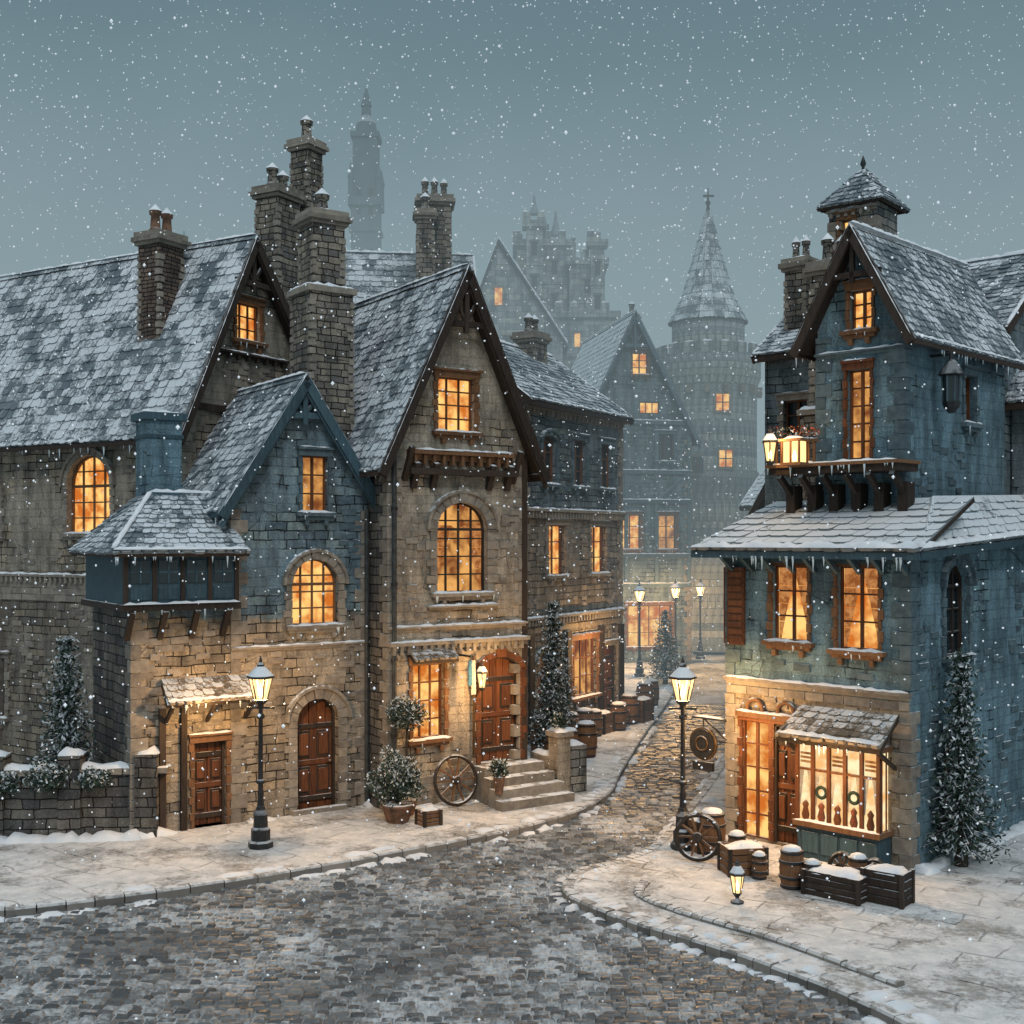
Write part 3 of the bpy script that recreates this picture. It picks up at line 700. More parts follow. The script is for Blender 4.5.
# ---- house F
ff=[dict(cx=1.35,z0=6.9,w=.75,h=1.3,arch=.15,bars=(2,3),lit='dark_glass',sur='trim_blue',bw=.12),
    dict(cx=3.1,z0=6.9,w=.75,h=1.3,bars=(2,3),lit='dark_glass',sur='trim_blue',bw=.12),
    dict(cx=4.75,z0=6.9,w=.75,h=1.3,bars=(2,3),lit='dark_glass',sur='trim_blue',bw=.12),
    dict(cx=1.75,z0=4.45,w=.95,h=1.35,bars=(2,3)),dict(cx=4.25,z0=4.45,w=.95,h=1.35,bars=(2,3)),
    dict(cx=1.2,z0=0.1,w=1.1,h=2.3,kind='door',arch=.3),dict(cx=3.4,z0=1.0,w=1.5,h=1.6,bars=(4,3),lit='glow_soft',sur='wood_mid'),dict(cx=5.0,z0=.1,w=.9,h=2.2,kind='door')]
F=sgable('row_house',.30,31,59,5.8,5,9.15,11.0,'wall_f',ff)
stones(F,Matrix(),0,5.8,.5,6,50,'trim_stone',avoid=ff); stones(F,Matrix(),0,5.8,6.3,9,24,'trim_blue',avoid=ff)
cornice(F,0,5.8,3.3,.16,.16); cornice(F,0,5.8,6.15,.18,.18); cornice(F,0,5.8,8.85,.16,.16,dent=.25)
bands(F,0,5.8,2.95,1); quoins(F,5.8,0,0,9,-1); quoins(F,0,0,0,9,1)
for x in (.3,2.35,4.35,5.65): F.trim.box(x-.12,x+.12,-.1,.03,.0,2.9,'dark_wood',.01)
bank(F,0,5.8)
F.finish(); chimney(F.e,4.2,2.2,9.5,11.55,.75,.65,2)
plight('street_window_light',F.e,(3.4,-.9,2.4),150)

# ---- house G
fg=[dict(cx=2.15,z0=12.7,w=.7,h=.95,bars=(2,3),sur='wood_mid',bw=.08),dict(cx=2.6,z0=11.0,w=.9,h=.5,bars=(3,1),sur=None,sill=False),
    dict(cx=1.0,z0=8.9,w=.8,h=1.2,lit='dark_glass',sur='trim_blue'),dict(cx=3.3,z0=8.9,w=.8,h=1.2,lit='dark_glass',sur='trim_blue'),
    dict(cx=1.7,z0=5.0,w=.9,h=1.5,sur='wood_mid'),dict(cx=3.4,z0=5.0,w=.8,h=1.5,lit='glow_soft',sur='wood_mid'),
    dict(cx=2.6,z0=.7,w=2.0,h=1.8,bars=(4,3),sur='wood_mid',lit='glow')]
G=gable('half_timbered_house',3.55,52.5,12,4.5,8,11.3,10.3,15.3,1.85,'wall_g',fg,ovs=.35,orn='trim_blue',tile='slate_snowy',tw=.3,tht=.28)
for z in (3.4,4.7,7.1,8.4,10.6): G.trim.box(0,4.5,-.1,.02,z-.09,z+.09,'trim_blue'); G.snow.lump((0,-.06,z+.09),(4.5,-.06,z+.09),.12,.05)
for x in (.08,1.5,2.9,4.4): G.trim.box(x-.08,x+.08,-.08,.02,3.4,10.6,'trim_blue')
for x in (.1,3.0): G.trim.beam((x,-.04,7.2),(x+1.3,-.04,8.3),.06,.1,'trim_blue')
G.finish(); chimney(G.e,3.2,4.5,10,16.2,.5,.5,1)

# ---- further street houses
fk=[dict(cx=1,z0=1,w=1,h=1.5),dict(cx=3,z0=.8,w=1.3,h=1.7),dict(cx=1,z0=4.2,w=.8,h=1.3,lit='glow_soft'),dict(cx=3,z0=4.2,w=.8,h=1.3)]
for ox,oy,th,W_,e_,a_ in ((8.3,63,35,4.4,6.4,9.8),(10.6,76,-5,6,8,12),(13.4,64,-50,5,7.5,11),(5.5,84,5,5,9,14)):
    K1=gable('distant_house',ox,oy,th,W_,6,e_,e_,a_,W_/2,'wall_g',[dict(o) for o in fk],tile='slate_snowy',deco=False,tw=.4,tht=.36,q=False); K1.finish()
fl=[dict(cx=.9,z0=.6,w=.9,h=1.8,sur='wood_mid'),dict(cx=2.6,z0=4.0,w=.8,h=1.2,lit='glow_soft'),dict(cx=1.0,z0=4.0,w=.8,h=1.2,lit='dark_glass'),dict(cx=2.7,z0=.6,w=1.1,h=1.7,lit='glow_soft')]
L1=sgable('street_side_house',8.3,42,-52,4.4,5,6.8,9.4,'wall_g',[dict(o) for o in fl],tile='slate_snowy'); L1.finish(); chimney(L1.e,1,1.5,7,10.6,.7,.6,2)
L2=gable('street_side_house',6.7,34,-48,3.6,6,5.6,5.6,8.3,1.8,'wall_grey',[dict(o,z0=o['z0']-.3) for o in fl[:2]],tile='slate_snowy'); L2.finish()
L3=sgable('street_side_house',11.2,51,-55,5,6,9.5,13.5,'wall_g',[dict(o) for o in fl],tile='slate_snowy'); L3.finish(); chimney(L3.e,1,1.5,10,16,.9,.8,2)

# ---- round tower with conical roof
T=empty('round_tower',9.8,60,0)
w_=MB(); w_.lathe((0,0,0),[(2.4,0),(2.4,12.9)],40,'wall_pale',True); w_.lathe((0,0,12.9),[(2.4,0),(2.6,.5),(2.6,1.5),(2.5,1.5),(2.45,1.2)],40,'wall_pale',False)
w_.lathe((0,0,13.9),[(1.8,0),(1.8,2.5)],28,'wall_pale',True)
w_.build('walls',T,True)
w_=MB()
for i in range(18):
    q=2*math.pi*i/18; w_.M=Matrix.Rotation(q,4,'Z'); w_.box(2.38,2.61,-.25,.25,14.4,14.95,'wall_pale'); w_.lump((2.5,-.25,14.95),(2.5,.25,14.95),.25,.1); w_.box(2.3,2.68,-.12,.12,12.5,12.9,'trim_stone')
w_.M=Matrix(); w_.build('battlements',T,True)
w_=MB(); n=16
prof=[(1.95,16.2),(1.25,17.6),(.8,19.2),(.4,20.7),(.07,21.9)]
for (r0,z0),(r1,z1) in zip(prof,prof[1:]):
    for i in range(n):
        q0=2*math.pi*i/n;q1=2*math.pi*(i+1)/n
        tiles(w_,(r0*math.cos(q0),r0*math.sin(q0),z0),(r0*math.cos(q1),r0*math.sin(q1),z0),(r1*math.cos(q1),r1*math.sin(q1),z1),(r1*math.cos(q0),r1*math.sin(q0),z1),'slate',.3,.36)
w_.lathe((0,0,21.8),[(.12,0),(.06,.3),(.14,.45),(.05,.6),(.02,1.2)],8,'iron')
w_.beam((-.25,0,22.6),(.3,0,22.6),.04,.1,'iron'); w_.build('roof',T)
w_=MB()
for (dx,z) in ((.3,12.0),(.45,9.3),(-.9,9.0)):
    y=-math.sqrt(2.4**2-dx**2)
    w_.box(dx-.42,dx+.42,y-.08,y+.1,z-.5,z+.55,'trim_stone'); w_.box(dx-.3,dx+.3,y-.1,y+.05,z-.38,z+.4,'glow' if dx>0 else 'dark_glass'); w_.box(dx-.03,dx+.03,y-.13,y,z-.38,z+.4,'wood'); w_.box(dx-.3,dx+.3,y-.13,y,z-.02,z+.03,'wood')
w_.build('windows',T)

# ---- castle in the mist
K=empty('castle',0,0,0)
c=MB(); rf=MB(); wi=MB()
def crenbox(x0,x1,y0,y1,z0,z1,cs=.5,lit=.12):
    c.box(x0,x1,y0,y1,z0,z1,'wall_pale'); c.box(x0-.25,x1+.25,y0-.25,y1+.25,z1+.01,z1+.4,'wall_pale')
    x=x0-.25
    while x<x1+.25-cs: c.box(x,x+cs,y0-.25,y0+.2,z1+.4,z1+.9,'wall_pale'); c.lump((x,y0,z1+.9),(x+cs,y0,z1+.9),.4,.16); x+=cs*1.9
    k=0; zz=z1-1.3
    while zz>z0+2 and k<6:
        nq=max(1,int((x1-x0)/1.5))
        for q in range(nq):
            xx=x0+(x1-x0)*(q+.5)/nq
            wi.box(xx-.17,xx+.17,y0-.06,y0+.05,zz-.45,zz+.35,'glow' if R.random()<lit else 'dark_glass')
            wi.box(xx-.28,xx+.28,y0-.12,y0+.05,zz+.36,zz+.5,'wall_pale')
        c.box(x0-.06,x1+.06,y0-.08,y0,zz-1.1,zz-.95,'wall_pale'); zz-=2.1; k+=1
def spire(x,y,z,r,h,m='pale_slate'): rf.lathe((x,y,z),[(r*1.15,0),(r*.75,h*.25),(r*.35,h*.6),(.05,h)],12,m,False)
crenbox(.3,3.5,76,80,0,24.0); crenbox(3.6,5.8,75,79,0,22.6); crenbox(.0,6.4,73.5,75,0,19.0,lit=.3); crenbox(.9,1.9,75.2,76,0,25.0,lit=0); crenbox(4.9,5.7,74.4,75,0,23.6,lit=0)
spire(1.4,75.6,25.9,.3,1.2); spire(2.8,77,24.9,.35,1.6)
for x in (.5,2.2,3.9,5.5): c.box(x-.16,x+.16,76.5,76.9,22,25+U(-.5,.6),'wall_pale')
c.add([(-2.2,71,0),(3.0,71,0),(3.0,71,17.2),(-.8,71,22.8),(-2.2,71,19.2),(-2.2,76,0),(3.0,76,0),(3.0,76,17.2),(-.8,76,22.8),(-2.2,76,19.2)],[(0,1,2,3,4),(0,4,9,5),(1,6,7,2)],'wall_pale')
tiles(rf,(-2.5,78,18.6),(-2.5,70.7,18.6),(-.8,70.7,23.1),(-.8,78,23.1),'slate_snowy',.5,.4); tiles(rf,(3.3,70.7,16.8),(3.3,78,16.8),(-.8,78,23.1),(-.8,70.7,23.1),'slate_snowy',.5,.4)
rf.lump((-.8,70.7,23.2),(3.3,70.7,16.95),.25,.16); rf.lump((-2.5,70.7,18.7),(-.8,70.7,23.2),.25,.16)
for xx,zz in ((-.8,19.8),(-1.3,17),(-.2,17),(1.2,16)): wi.box(xx-.22,xx+.22,70.9,71.1,zz-.5,zz+.5,'glow' if zz>18 else 'dark_glass'); wi.box(xx-.32,xx+.32,70.85,71.05,zz+.5,zz+.65,'trim_stone')
c.build('walls',K,True); rf.build('roof',K); wi.build('windows',K)
K=empty('distant_clock_tower',-17,140,0); c=MB(); fs_='far_stone'
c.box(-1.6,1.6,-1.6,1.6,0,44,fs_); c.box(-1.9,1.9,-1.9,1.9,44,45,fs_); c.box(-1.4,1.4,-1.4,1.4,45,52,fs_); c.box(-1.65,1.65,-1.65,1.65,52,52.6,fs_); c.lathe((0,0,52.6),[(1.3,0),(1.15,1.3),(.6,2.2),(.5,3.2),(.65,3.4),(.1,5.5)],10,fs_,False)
for sx in (-1,1):
    for sy in (-1,1): c.lathe((sx*1.6,sy*1.6,44),[(.35,0),(.3,3),(.4,3.2),(.05,5)],8,fs_,False)
for z in (18,26,34,41):
    c.box(-1.8,1.8,-1.8,1.8,z,z+.5,fs_)
    for x in (-.7,.7): c.box(x-.25,x+.25,-1.68,-1.5,z+2,z+5,'dark_glass')
c.build('walls',K,True)
K=empty('distant_tower',-41,150,0); c=MB(); c.box(-2,2,-2,2,0,32,fs_); c.lathe((0,0,32),[(2.6,0),(1.2,4),(.1,12)],8,fs_,False); c.build('walls',K,True)

# =================================================================== RIGHT HOUSE
OR=(3.95,22.0)
fr=[dict(cx=1.31,z0=3.62,w=.72,h=1.32,bars=(2,3),sur='wood_mid',bw=.07,curt=1,lit='glow'),
    dict(cx=2.62,z0=3.55,w=.76,h=1.4,bars=(2,3),sur='wood_mid',bw=.07,curt=1,lit='glow'),
    dict(cx=.62,z0=.05,w=.56,h=2.1,bars=(2,5),sur='wood',bw=.07,sill=False,frame='wood',lit='glow',dp=.1),
    dict(cx=1.26,z0=.05,w=.5,h=2.1,kind='door',sur='wood',bw=.05,planks=3,dp=.1)]
rr=[dict(cx=1.7,z0=3.4,w=.9,h=1.6,arch=.4,lit='dark_glass',bars=(3,4),frame='dark_wood',sur='trim_blue'),dict(cx=1.6,z0=.6,w=.9,h=1.5,arch=.3,lit='dark_glass',sur='trim_blue')]
Rh=House('blue_corner_shop_house',OR[0],OR[1],-44.8); W=3.55;D=6.2
Rh.wall(Matrix(),[(0,0),(W,0),(W,5.2),(0,5.2)],fr,'wall_r')
Rh.wall(MR(W),[(0,0),(D,0),(D,5.9),(1.2,5.9),(0,5.2)],rr,'wall_r2')
Rh.wall(ML(D),[(0,0),(D,0),(D,5.2),(D-1.2,5.9),(0,5.9)],[],'wall_r')
Rh.walls.add([(0,D,0),(W,D,0),(W,D,5.9),(0,D,5.9)],[(3,2,1,0)],'wall_r')
stones(Rh,Matrix(),0,W,.2,2.8,34,avoid=fr); stones(Rh,MR(W),0,D,.2,2.6,24,'trim_blue',avoid=rr); stones(Rh,MR(W),0,D,2.9,5,20,'trim_blue',avoid=rr); stones(Rh,Matrix(),0,W,3.0,5.1,9,'trim_blue',avoid=fr)
cornice(Rh,0,W,2.85,.1,.14,dent=0); bands(Rh,0,W,2.62,1); quoins(Rh,W,0,0,2.6,-1,'trim_stone'); quoins(Rh,W,0,2.95,5.1,-1,'trim_blue'); quoins(Rh,0,0,0,2.6,1); quoins(Rh,0,0,2.95,5.1,1,'trim_blue')
Rh.setM(MR(W)); bank(Rh,0,D); Rh.setM(Matrix())
t_='slate_snowy'
tiles(Rh.roof,(-.45,-.5,5.22),(W+.4,-.5,5.22),(W+.4,1.5,6.12),(.1,1.5,6.12),t_,.3,.25)
tiles(Rh.roof,(W+.4,-.5,5.22),(W+.4,D,5.6),(W-.3,D,6.3),(W-.3,1.4,6.15),t_,.3,.25)
tiles(Rh.roof,(-.45,5,5.22),(-.45,-.5,5.22),(.1,1.5,6.12),(.1,5,6.12),t_,.3,.25)
Rh.snow.lump((-.43,-.47,5.28),(W+.38,-.47,5.28),.24,.10); Rh.snow.lump((W+.38,-.47,5.28),(W+.38,D,5.66),.2,.09)
Rh.snow.icicles((-.45,-.5,5.12),(W+.4,-.5,5.12),7,.24)
Rh.trim.beam((-.45,-.47,5.14),(W+.4,-.47,5.14),.08,.12,'blue_wood'); Rh.trim.box(-.0,W,-.12,.02,5.0,5.14,'blue_wood')
Rh.trim.beam((W+.38,-.45,5.14),(W+.38,D,5.52),.08,.12,'blue_wood')
x=.15
while x<W: Rh.trim.beam((x,-.02,4.85),(x,-.42,5.12),.07,.08,'blue_wood'); x+=.42
Rh.win.box(.04,.40,-.07,-.02,3.5,4.9,'wood')
for q in range(10): Rh.win.box(.07,.37,-.085,-.065,3.56+q*.13,3.65+q*.13,'wood')
Rh.win.box(-.12,.03,.05,.09,3.5,4.9,'wood')
sb=Rh.win
X0,X1=1.72,3.22
sb.box(X0,X1,-.42,0,0,.55,'blue_wood'); sb.box(X0-.05,X1+.05,-.5,0,.553,.64,'wood_mid'); sb.box(X0-.03,X1+.03,-.46,0,1.93,2.02,'wood_mid')
sb.box(X0+.03,X1-.03,-.39,-.05,.645,1.925,'glow_shop')
for i in range(6):
    x=X0+(X1-X0)*i/5; sb.box(x-.03,x+.03,-.45,-.38,.64,1.93,'wood')
sb.box(X0,X1,-.44,-.385,1.5,1.54,'wood')
for i in range(5):
    x=X0+(X1-X0)*(i+.5)/5
    sb.lathe((x,-.40,.66),[(.05,0),(.07,.08),(.04,.2),(.06,.26),(.01,.33)],7,'wreath' if i%2 else 'wood')
    if i%2: sb.torus((x,-.41,1.15),(0,1,0),.09,.03,12,'leaf_dark')
    else:
        for q in range(3): sb.box(x-.10,x+.10,-.405,-.395,1.62+q*.07,1.66+q*.07,'glow_curtain')
    for sd in (-1,1): sb.add([(x+sd*.115,-.402,1.49),(x+sd*.03,-.402,1.49),(x+sd*.10,-.402,.9),(x+sd*.115,-.402,.9)],[(0,1,2,3)],'cloth_white')
for y in (-.3,-.15): sb.box(X1-.02,X1+.0,y-.01,y+.01,.64,1.93,'wood')
for i in range(4): sb.box(X0+.1+i*.36,X0+.4+i*.36,-.44,-.42,.12,.46,'blue_wood')
Rh.snow.lump((X0-.03,-.44,.64),(X1+.03,-.44,.64),.09,.05)
tiles(Rh.roof,(1.5,-.75,2.08),(3.42,-.75,2.08),(3.35,0,2.52),(1.57,0,2.52),'slate_brown',.19,.15)
Rh.snow.lump((1.52,-.72,2.15),(3.4,-.72,2.15),.13,.06); Rh.trim.box(1.52,3.4,-.73,-.67,1.98,2.07,'dark_wood'); Rh.snow.icicles((1.5,-.74,2.0),(3.4,-.74,2.0),6,.15)
for x in (1.6,3.3): Rh.trim.beam((x,-.02,1.65),(x,-.66,2.02),.06,.06,'dark_wood')
for cx in (.62,1.26):
    Rh.trim.torus((cx,-.05,2.38),(0,1,0),.16,.04,14,'wood_mid'); 
Rh.trim.box(.25,1.6,-.13,.02,2.22,2.32,'wood_mid')
Rh.snow.lump((.25,-.08,2.32),(1.6,-.08,2.32),.12,.04)
sg=MB(); sg.beam((0,-.05,2.1),(-.75,-.05,2.1),.05,.05,'iron'); sg.beam((0,-.05,1.75),(-.5,-.05,2.1),.03,.03,'iron')
sg.cyl((-.5,-.10,1.62),(-.5,0,1.62),.27,.27,20,'iron'); sg.torus((-.5,-.05,1.62),(0,1,0),.28,.04,22,'bronze'); sg.torus((-.5,-.11,1.62),(0,1,0),.13,.02,14,'bronze')
sg.cyl((-.5,-.05,1.9),(-.5,-.05,2.1),.015,.015,6,'iron'); sg.lump((-.75,-.05,2.12),(0,-.05,2.12),.07,.04)
sg.box(-.72,-.28,-.09,-.01,1.12,1.28,'iron'); sg.build('hanging_shop_sign',Rh.e)
tx0,tx1,ty0,ty1=1.15,2.85,1.2,5.4; TW=tx1-tx0; TD=ty1-ty0
uo=[dict(cx=TW/2+.02,z0=9.15,w=.44,h=.72,bars=(2,3),sur='wood_mid',bw=.06),dict(cx=TW/2-.02,z0=6.85,w=.46,h=1.6,bars=(2,5),sur='wood',bw=.06,sill=False,lit='glow_soft')]
Mt=Matrix.Translation((tx0,ty0,0))
Rh.wall(Mt,[(0,5.6),(TW,5.6),(TW,9.3),(TW/2,10.85),(0,9.3)],uo,'wall_r2')
us=[dict(cx=2.6,z0=7.6,w=.5,h=.9,lit='dark_glass',sur='trim_blue',bw=.07)]
Rh.wall(Mt@MR(TW),[(0,5.6),(TD,5.6),(TD,9.3),(0,9.3)],us,'wall_r2')
Rh.wall(Mt@ML(TD),[(0,5.6),(TD,5.6),(TD,9.3),(0,9.3)],[],'wall_r2')
stones(Rh,Mt,0,TW,6,9.2,8,'trim_blue',avoid=uo); stones(Rh,Mt@MR(TW),0,TD,6,9.2,14,'trim_blue',avoid=us); Rh.setM(Mt)
quoins(Rh,TW,0,6.3,9.1,-1,'trim_blue'); quoins(Rh,0,0,6.3,9.1,1,'trim_blue')
cxm=TW/2; sl=(10.85-9.3)/cxm; o_=.3
A0=(cxm,-.35,10.95);A1=(cxm,TD+.2,10.95);La=(-o_,-.35,9.3-o_*sl+.1);Lb=(-o_,TD+.2,9.3-o_*sl+.1);Ra=(TW+o_,-.35,9.3-o_*sl+.1);Rb=(TW+o_,TD+.2,9.3-o_*sl+.1)
tiles(Rh.roof,Lb,La,A0,A1,'slate',.17,.16); tiles(Rh.roof,Ra,Rb,A1,A0,'slate',.17,.16)
for P,Q in ((La,Lb),(Ra,Rb)):
    Rh.trim.beam((P[0],P[1],P[2]-.08),(A0[0],A0[1],A0[2]-.08),.06,.18,'dark_wood'); Rh.snow.lump((P[0],P[1],P[2]+.05),(A0[0],A0[1],A0[2]+.05),.09,.04)
    Rh.trim.beam((P[0],P[1],P[2]-.06),(Q[0],Q[1],Q[2]-.06),.06,.08,'dark_wood'); Rh.snow.lump((P[0],P[1],P[2]+.05),(Q[0],Q[1],Q[2]+.05),.1,.05)
    Rh.snow.icicles((P[0],P[1],P[2]-.08),(Q[0],Q[1],Q[2]-.08),5,.2)
Rh.snow.lump(A0[:2]+(11.02,),A1[:2]+(11.02,),.14,.07)
Rh.trim.box(.3,TW-.3,-.3,-.24,10.05,10.15,'dark_wood'); Rh.trim.box(cxm-.04,cxm+.04,-.3,-.24,9.95,10.8,'dark_wood')
cornice(Rh,0,TW,8.75,.08,.1,'trim_blue',0)
Rh.trim.box(-.55,TW+.25,-.75,0,6.58,6.70,'dark_wood'); Rh.trim.box(-.6,TW+.3,-.8,-.0,6.703,6.76,'wood_mid')
Rh.snow.lump((-.55,-.72,6.76),(TW+.25,-.72,6.76),.12,.05); Rh.snow.icicles((-.55,-.8,6.7),(TW+.3,-.8,6.7),5,.2)
for i in range(6):
    x=-.4+i*(TW+.5)/5
    Rh.trim.beam((x,0,6.05),(x,-.65,6.56),.09,.1,'dark_wood'); Rh.trim.box(x-.09,x+.09,-.28,0,5.85,6.4,'dark_wood')
for i in range(9):
    x=-.52+i*.11; Rh.trim.box(x-.02,x+.02,-.74,-.70,6.76,7.15,'wood_mid')
Rh.trim.box(-.55,.42,-.76,-.68,7.15,7.2,'wood_mid'); Rh.snow.lump((-.55,-.72,7.2),(.42,-.72,7.2),.1,.06)
Rh.setM(Matrix())
fl_=MB(); fl_.M=Mt
for i in range(260): 
    x=U(-.55,.45);y=U(-.8,-.55);z=U(7.15,7.45); s_=U(.02,.05)
    v=[Vector((x,y,z))+Vector((U(-1,1),U(-1,1),U(-1,1)))*s_ for _ in range(3)]
    fl_.add(v,[(0,1,2)],R.choice(['leaf_dark','leaf_snow','berry','berry']))
lantern(fl_,-.40,-.95,6.80,1.25)
lx,ly,lz=.12,-.98,6.72
fl_.box(lx-.2,lx+.2,ly-.15,ly+.15,lz,lz+.05,'wood_mid'); fl_.box(lx-.16,lx+.16,ly-.12,ly+.12,lz+.052,lz+.42,'lamp_glass'); fl_.box(lx-.22,lx+.22,ly-.17,ly+.17,lz+.423,lz+.47,'wood_mid')
for sx in (-.17,0,.17):
    for sy in (-.13,.13): fl_.box(lx+sx-.015,lx+sx+.015,ly+sy-.015,ly+sy+.015,lz+.05,lz+.425,'wood')
fl_.lathe((lx,ly,lz+.08),[(.03,0),(.045,.08),(.005,.2)],8,'flame'); fl_.lump((lx-.2,ly,lz+.47),(lx+.2,ly,lz+.47),.3,.06)
fl_.build('balcony_lanterns',Rh.e); plight('balcony_light',Rh.e,(tx0-.1,ty0-1.35,7.2),30)
Rh.finish()
wl=MB(); wl.M=Mt@MR(TW)
wl.beam((1.0,0,8.7),(1.0,-.35,8.7),.05,.05,'iron')
wl.lathe((1.0,-.38,7.75),[(.05,-.1),(.14,0),(.17,.1)],8,'iron',False); wl.lathe((1.0,-.38,7.85),[(.15,0),(.15,.46)],8,'dark_glass',False)
wl.lathe((1.0,-.38,8.30),[(.17,0),(.24,.03),(.1,.25),(.05,.3),(.02,.45)],8,'iron',False)
for i in range(8):
    q=math.pi/4*i; wl.beam((1.0+.155*math.cos(q),-.38+.155*math.sin(q),7.85),(1.0+.165*math.cos(q),-.38+.165*math.sin(q),8.31),.025,.025,'trim_blue')
wl.lathe((1.0,-.38,8.34),[(.22,0),(.1,.19),(.02,.24)],8,'snow',False)
wl.build('wall_lantern',Rh.e)
plight('shop_light',Rh.e,(2.45,-1.25,1.6),65); plight('shop_door_light',Rh.e,(.75,-.8,2.0),60)
chimney(Rh.e,-.2,4.2,0,11.2,.75,.75,2,name='stone_stack',step=8.0)
chimney(Rh.e,.55,3.6,5.0,10.3,.5,.5,1,name='small_chimney')
Q=House('stone_turret_house',7.0,26.5,-40)
Q.wall(Matrix(),[(0,0),(1.1,0),(1.1,12.7),(0,12.7)],[dict(cx=.42,z0=11.75,w=.34,h=.66,bars=(2,3),sur='wood_mid',bw=.05)],'wall_grey')
Q.wall(MR(1.1),[(0,0),(1.1,0),(1.1,12.7),(0,12.7)],[],'wall_grey'); Q.wall(ML(1.1),[(0,0),(1.1,0),(1.1,12.7),(0,12.7)],[],'wall_grey')
cornice(Q,0,1.1,12.58,.1,.12); cornice(Q,0,1.1,11.5,.1,.12)
for i in range(4):
    P=[(-.2,-.2),(1.3,-.2),(1.3,1.3),(-.2,1.3)]; a=P[i];b_=P[(i+1)%4]
    tiles(Q.roof,(a[0],a[1],12.7),(b_[0],b_[1],12.7),(.6,.55,13.6),(.5,.55,13.6),'slate',.17,.16)
Q.roof.lathe((.55,.55,13.5),[(.06,0),(.03,.15),(.07,.22),(.01,.4)],8,'iron')
quoins(Q,0,0,9,12.4,1); quoins(Q,1.1,0,9,12.4,-1); Q.finish()
Q2=sgable('dark_slate_house',5.9,28.0,-42,5.5,5,9.8,11.6,'wall_g',[dict(cx=.8,z0=7.6,w=.6,h=1.0,lit='dark_glass')]); Q2.finish(); chimney(Q2.e,.5,.8,9,12.0,.55,.55,2)
Q3=sgable('side_house',10.2,24.5,-44.8,4.5,5,8.4,11,'wall_g',[dict(cx=1,z0=6,w=.7,h=1.1,sur='trim_blue')]); Q3.finish()

# =================================================================== ground, road, pavement
def spl(pts,n=8,closed=False):
    out=[];m=len(pts)
    for i in range(m-1):
        p0=Vector(pts[max(0,i-1)]);p1=Vector(pts[i]);p2=Vector(pts[i+1]);p3=Vector(pts[min(m-1,i+2)])
        for k in range(n):
            t=k/n; out.append(.5*((2*p1)+(p2-p0)*t+(2*p0-5*p1+4*p2-p3)*t*t+(3*p1-p0-3*p2+p3)*t**3))
    out.append(Vector(pts[-1])); return out
LK=spl([(-40,10),(-16,15.4),(-9,17.1),(-5.5,18.5),(-1.95,20.9),(.6,23.1),(1.9,25.4),(2.45,28),(3.5,33),(5.9,44),(8.0,58),(9.5,74)])
RK=spl([(5.6,10),(4.4,13.6),(3.0,15.7),(1.7,17.1),(.9,18.4),(1.15,19.6),(1.9,20.25),(2.55,21.2),(3.2,23),(4.5,27),(6.2,33),(8.4,42),(11.2,58),(13,74)])
lp=[(p.x,p.y) for p in LK]+[(-60,74),(-60,10)]; rp_=[(p.x,p.y) for p in RK]+[(60,74),(60,10)]
def inside(x,y,P):
    r=False;j=len(P)-1
    for i in range(len(P)):
        xi,yi=P[i];xj,yj=P[j]
        if (yi>y)!=(yj>y) and x<(xj-xi)*(y-yi)/(yj-yi)+xi: r=not r
        j=i
    return r
def sheet(name,P,z,m,skirt=0):
    b=MB(); V=[Vector((x,y,0)) for x,y in P]
    b.add([(v.x,v.y,z) for v in V],[tuple(t) for t in tessellate_polygon([V])],m)
    return b.build(name)
g=MB(); g.add([(-500,-60,-.14),(500,-60,-.14),(500,900,-.14),(-500,900,-.14)],[(0,1,2,3)],'ground_snow'); g.build('ground')
rd=MB(); rd.add([(-45,5,-.130),(20,5,-.130),(20,74,-.130),(-45,74,-.130)],[(0,1,2,3)],'road_base')
y=11.0
while y<40:
    hh=.125 if y<22 else (.17 if y<30 else .25)
    xl=-9.5 if y<22 else 0; x=xl+U(0,.2)
    while x<8.5:
        w=hh*U(1.1,2.0); yy=y+.10*math.sin(x*.9)+.05*math.sin(x*2.3+y)
        cx,cy=x+w/2,yy+hh/2; x+=w
        if abs(cx)>cy*.47+.5: continue
        if inside(cx,cy,lp) or inside(cx,cy,rp_): continue
        a=.009;bv=.026; z=-.103+U(-.016,.018)
        x0,x1,y0,y1=cx-w/2+a,cx+w/2-a,yy+a,yy+hh-a
        j=lambda:U(-.014,.014)
        rd.add([(x0,y0,-.131),(x1,y0,-.131),(x1,y1,-.131),(x0,y1,-.131),(x0+bv,y0+bv+j(),z+j()*.6),(x1-bv+j(),y0+bv,z+j()*.6),(x1-bv,y1-bv+j(),z+j()*.6),(x0+bv+j(),y1-bv,z+j()*.6)],
            [(4,5,6,7),(0,1,5,4),(1,2,6,5),(2,3,7,6),(3,0,4,7)],'road_cobble')
    y+=hh
rd.build('cobblestone_road')
sheet('pavement',lp,0,'pavement_snow'); sheet('pavement',rp_,0,'pavement_snow')
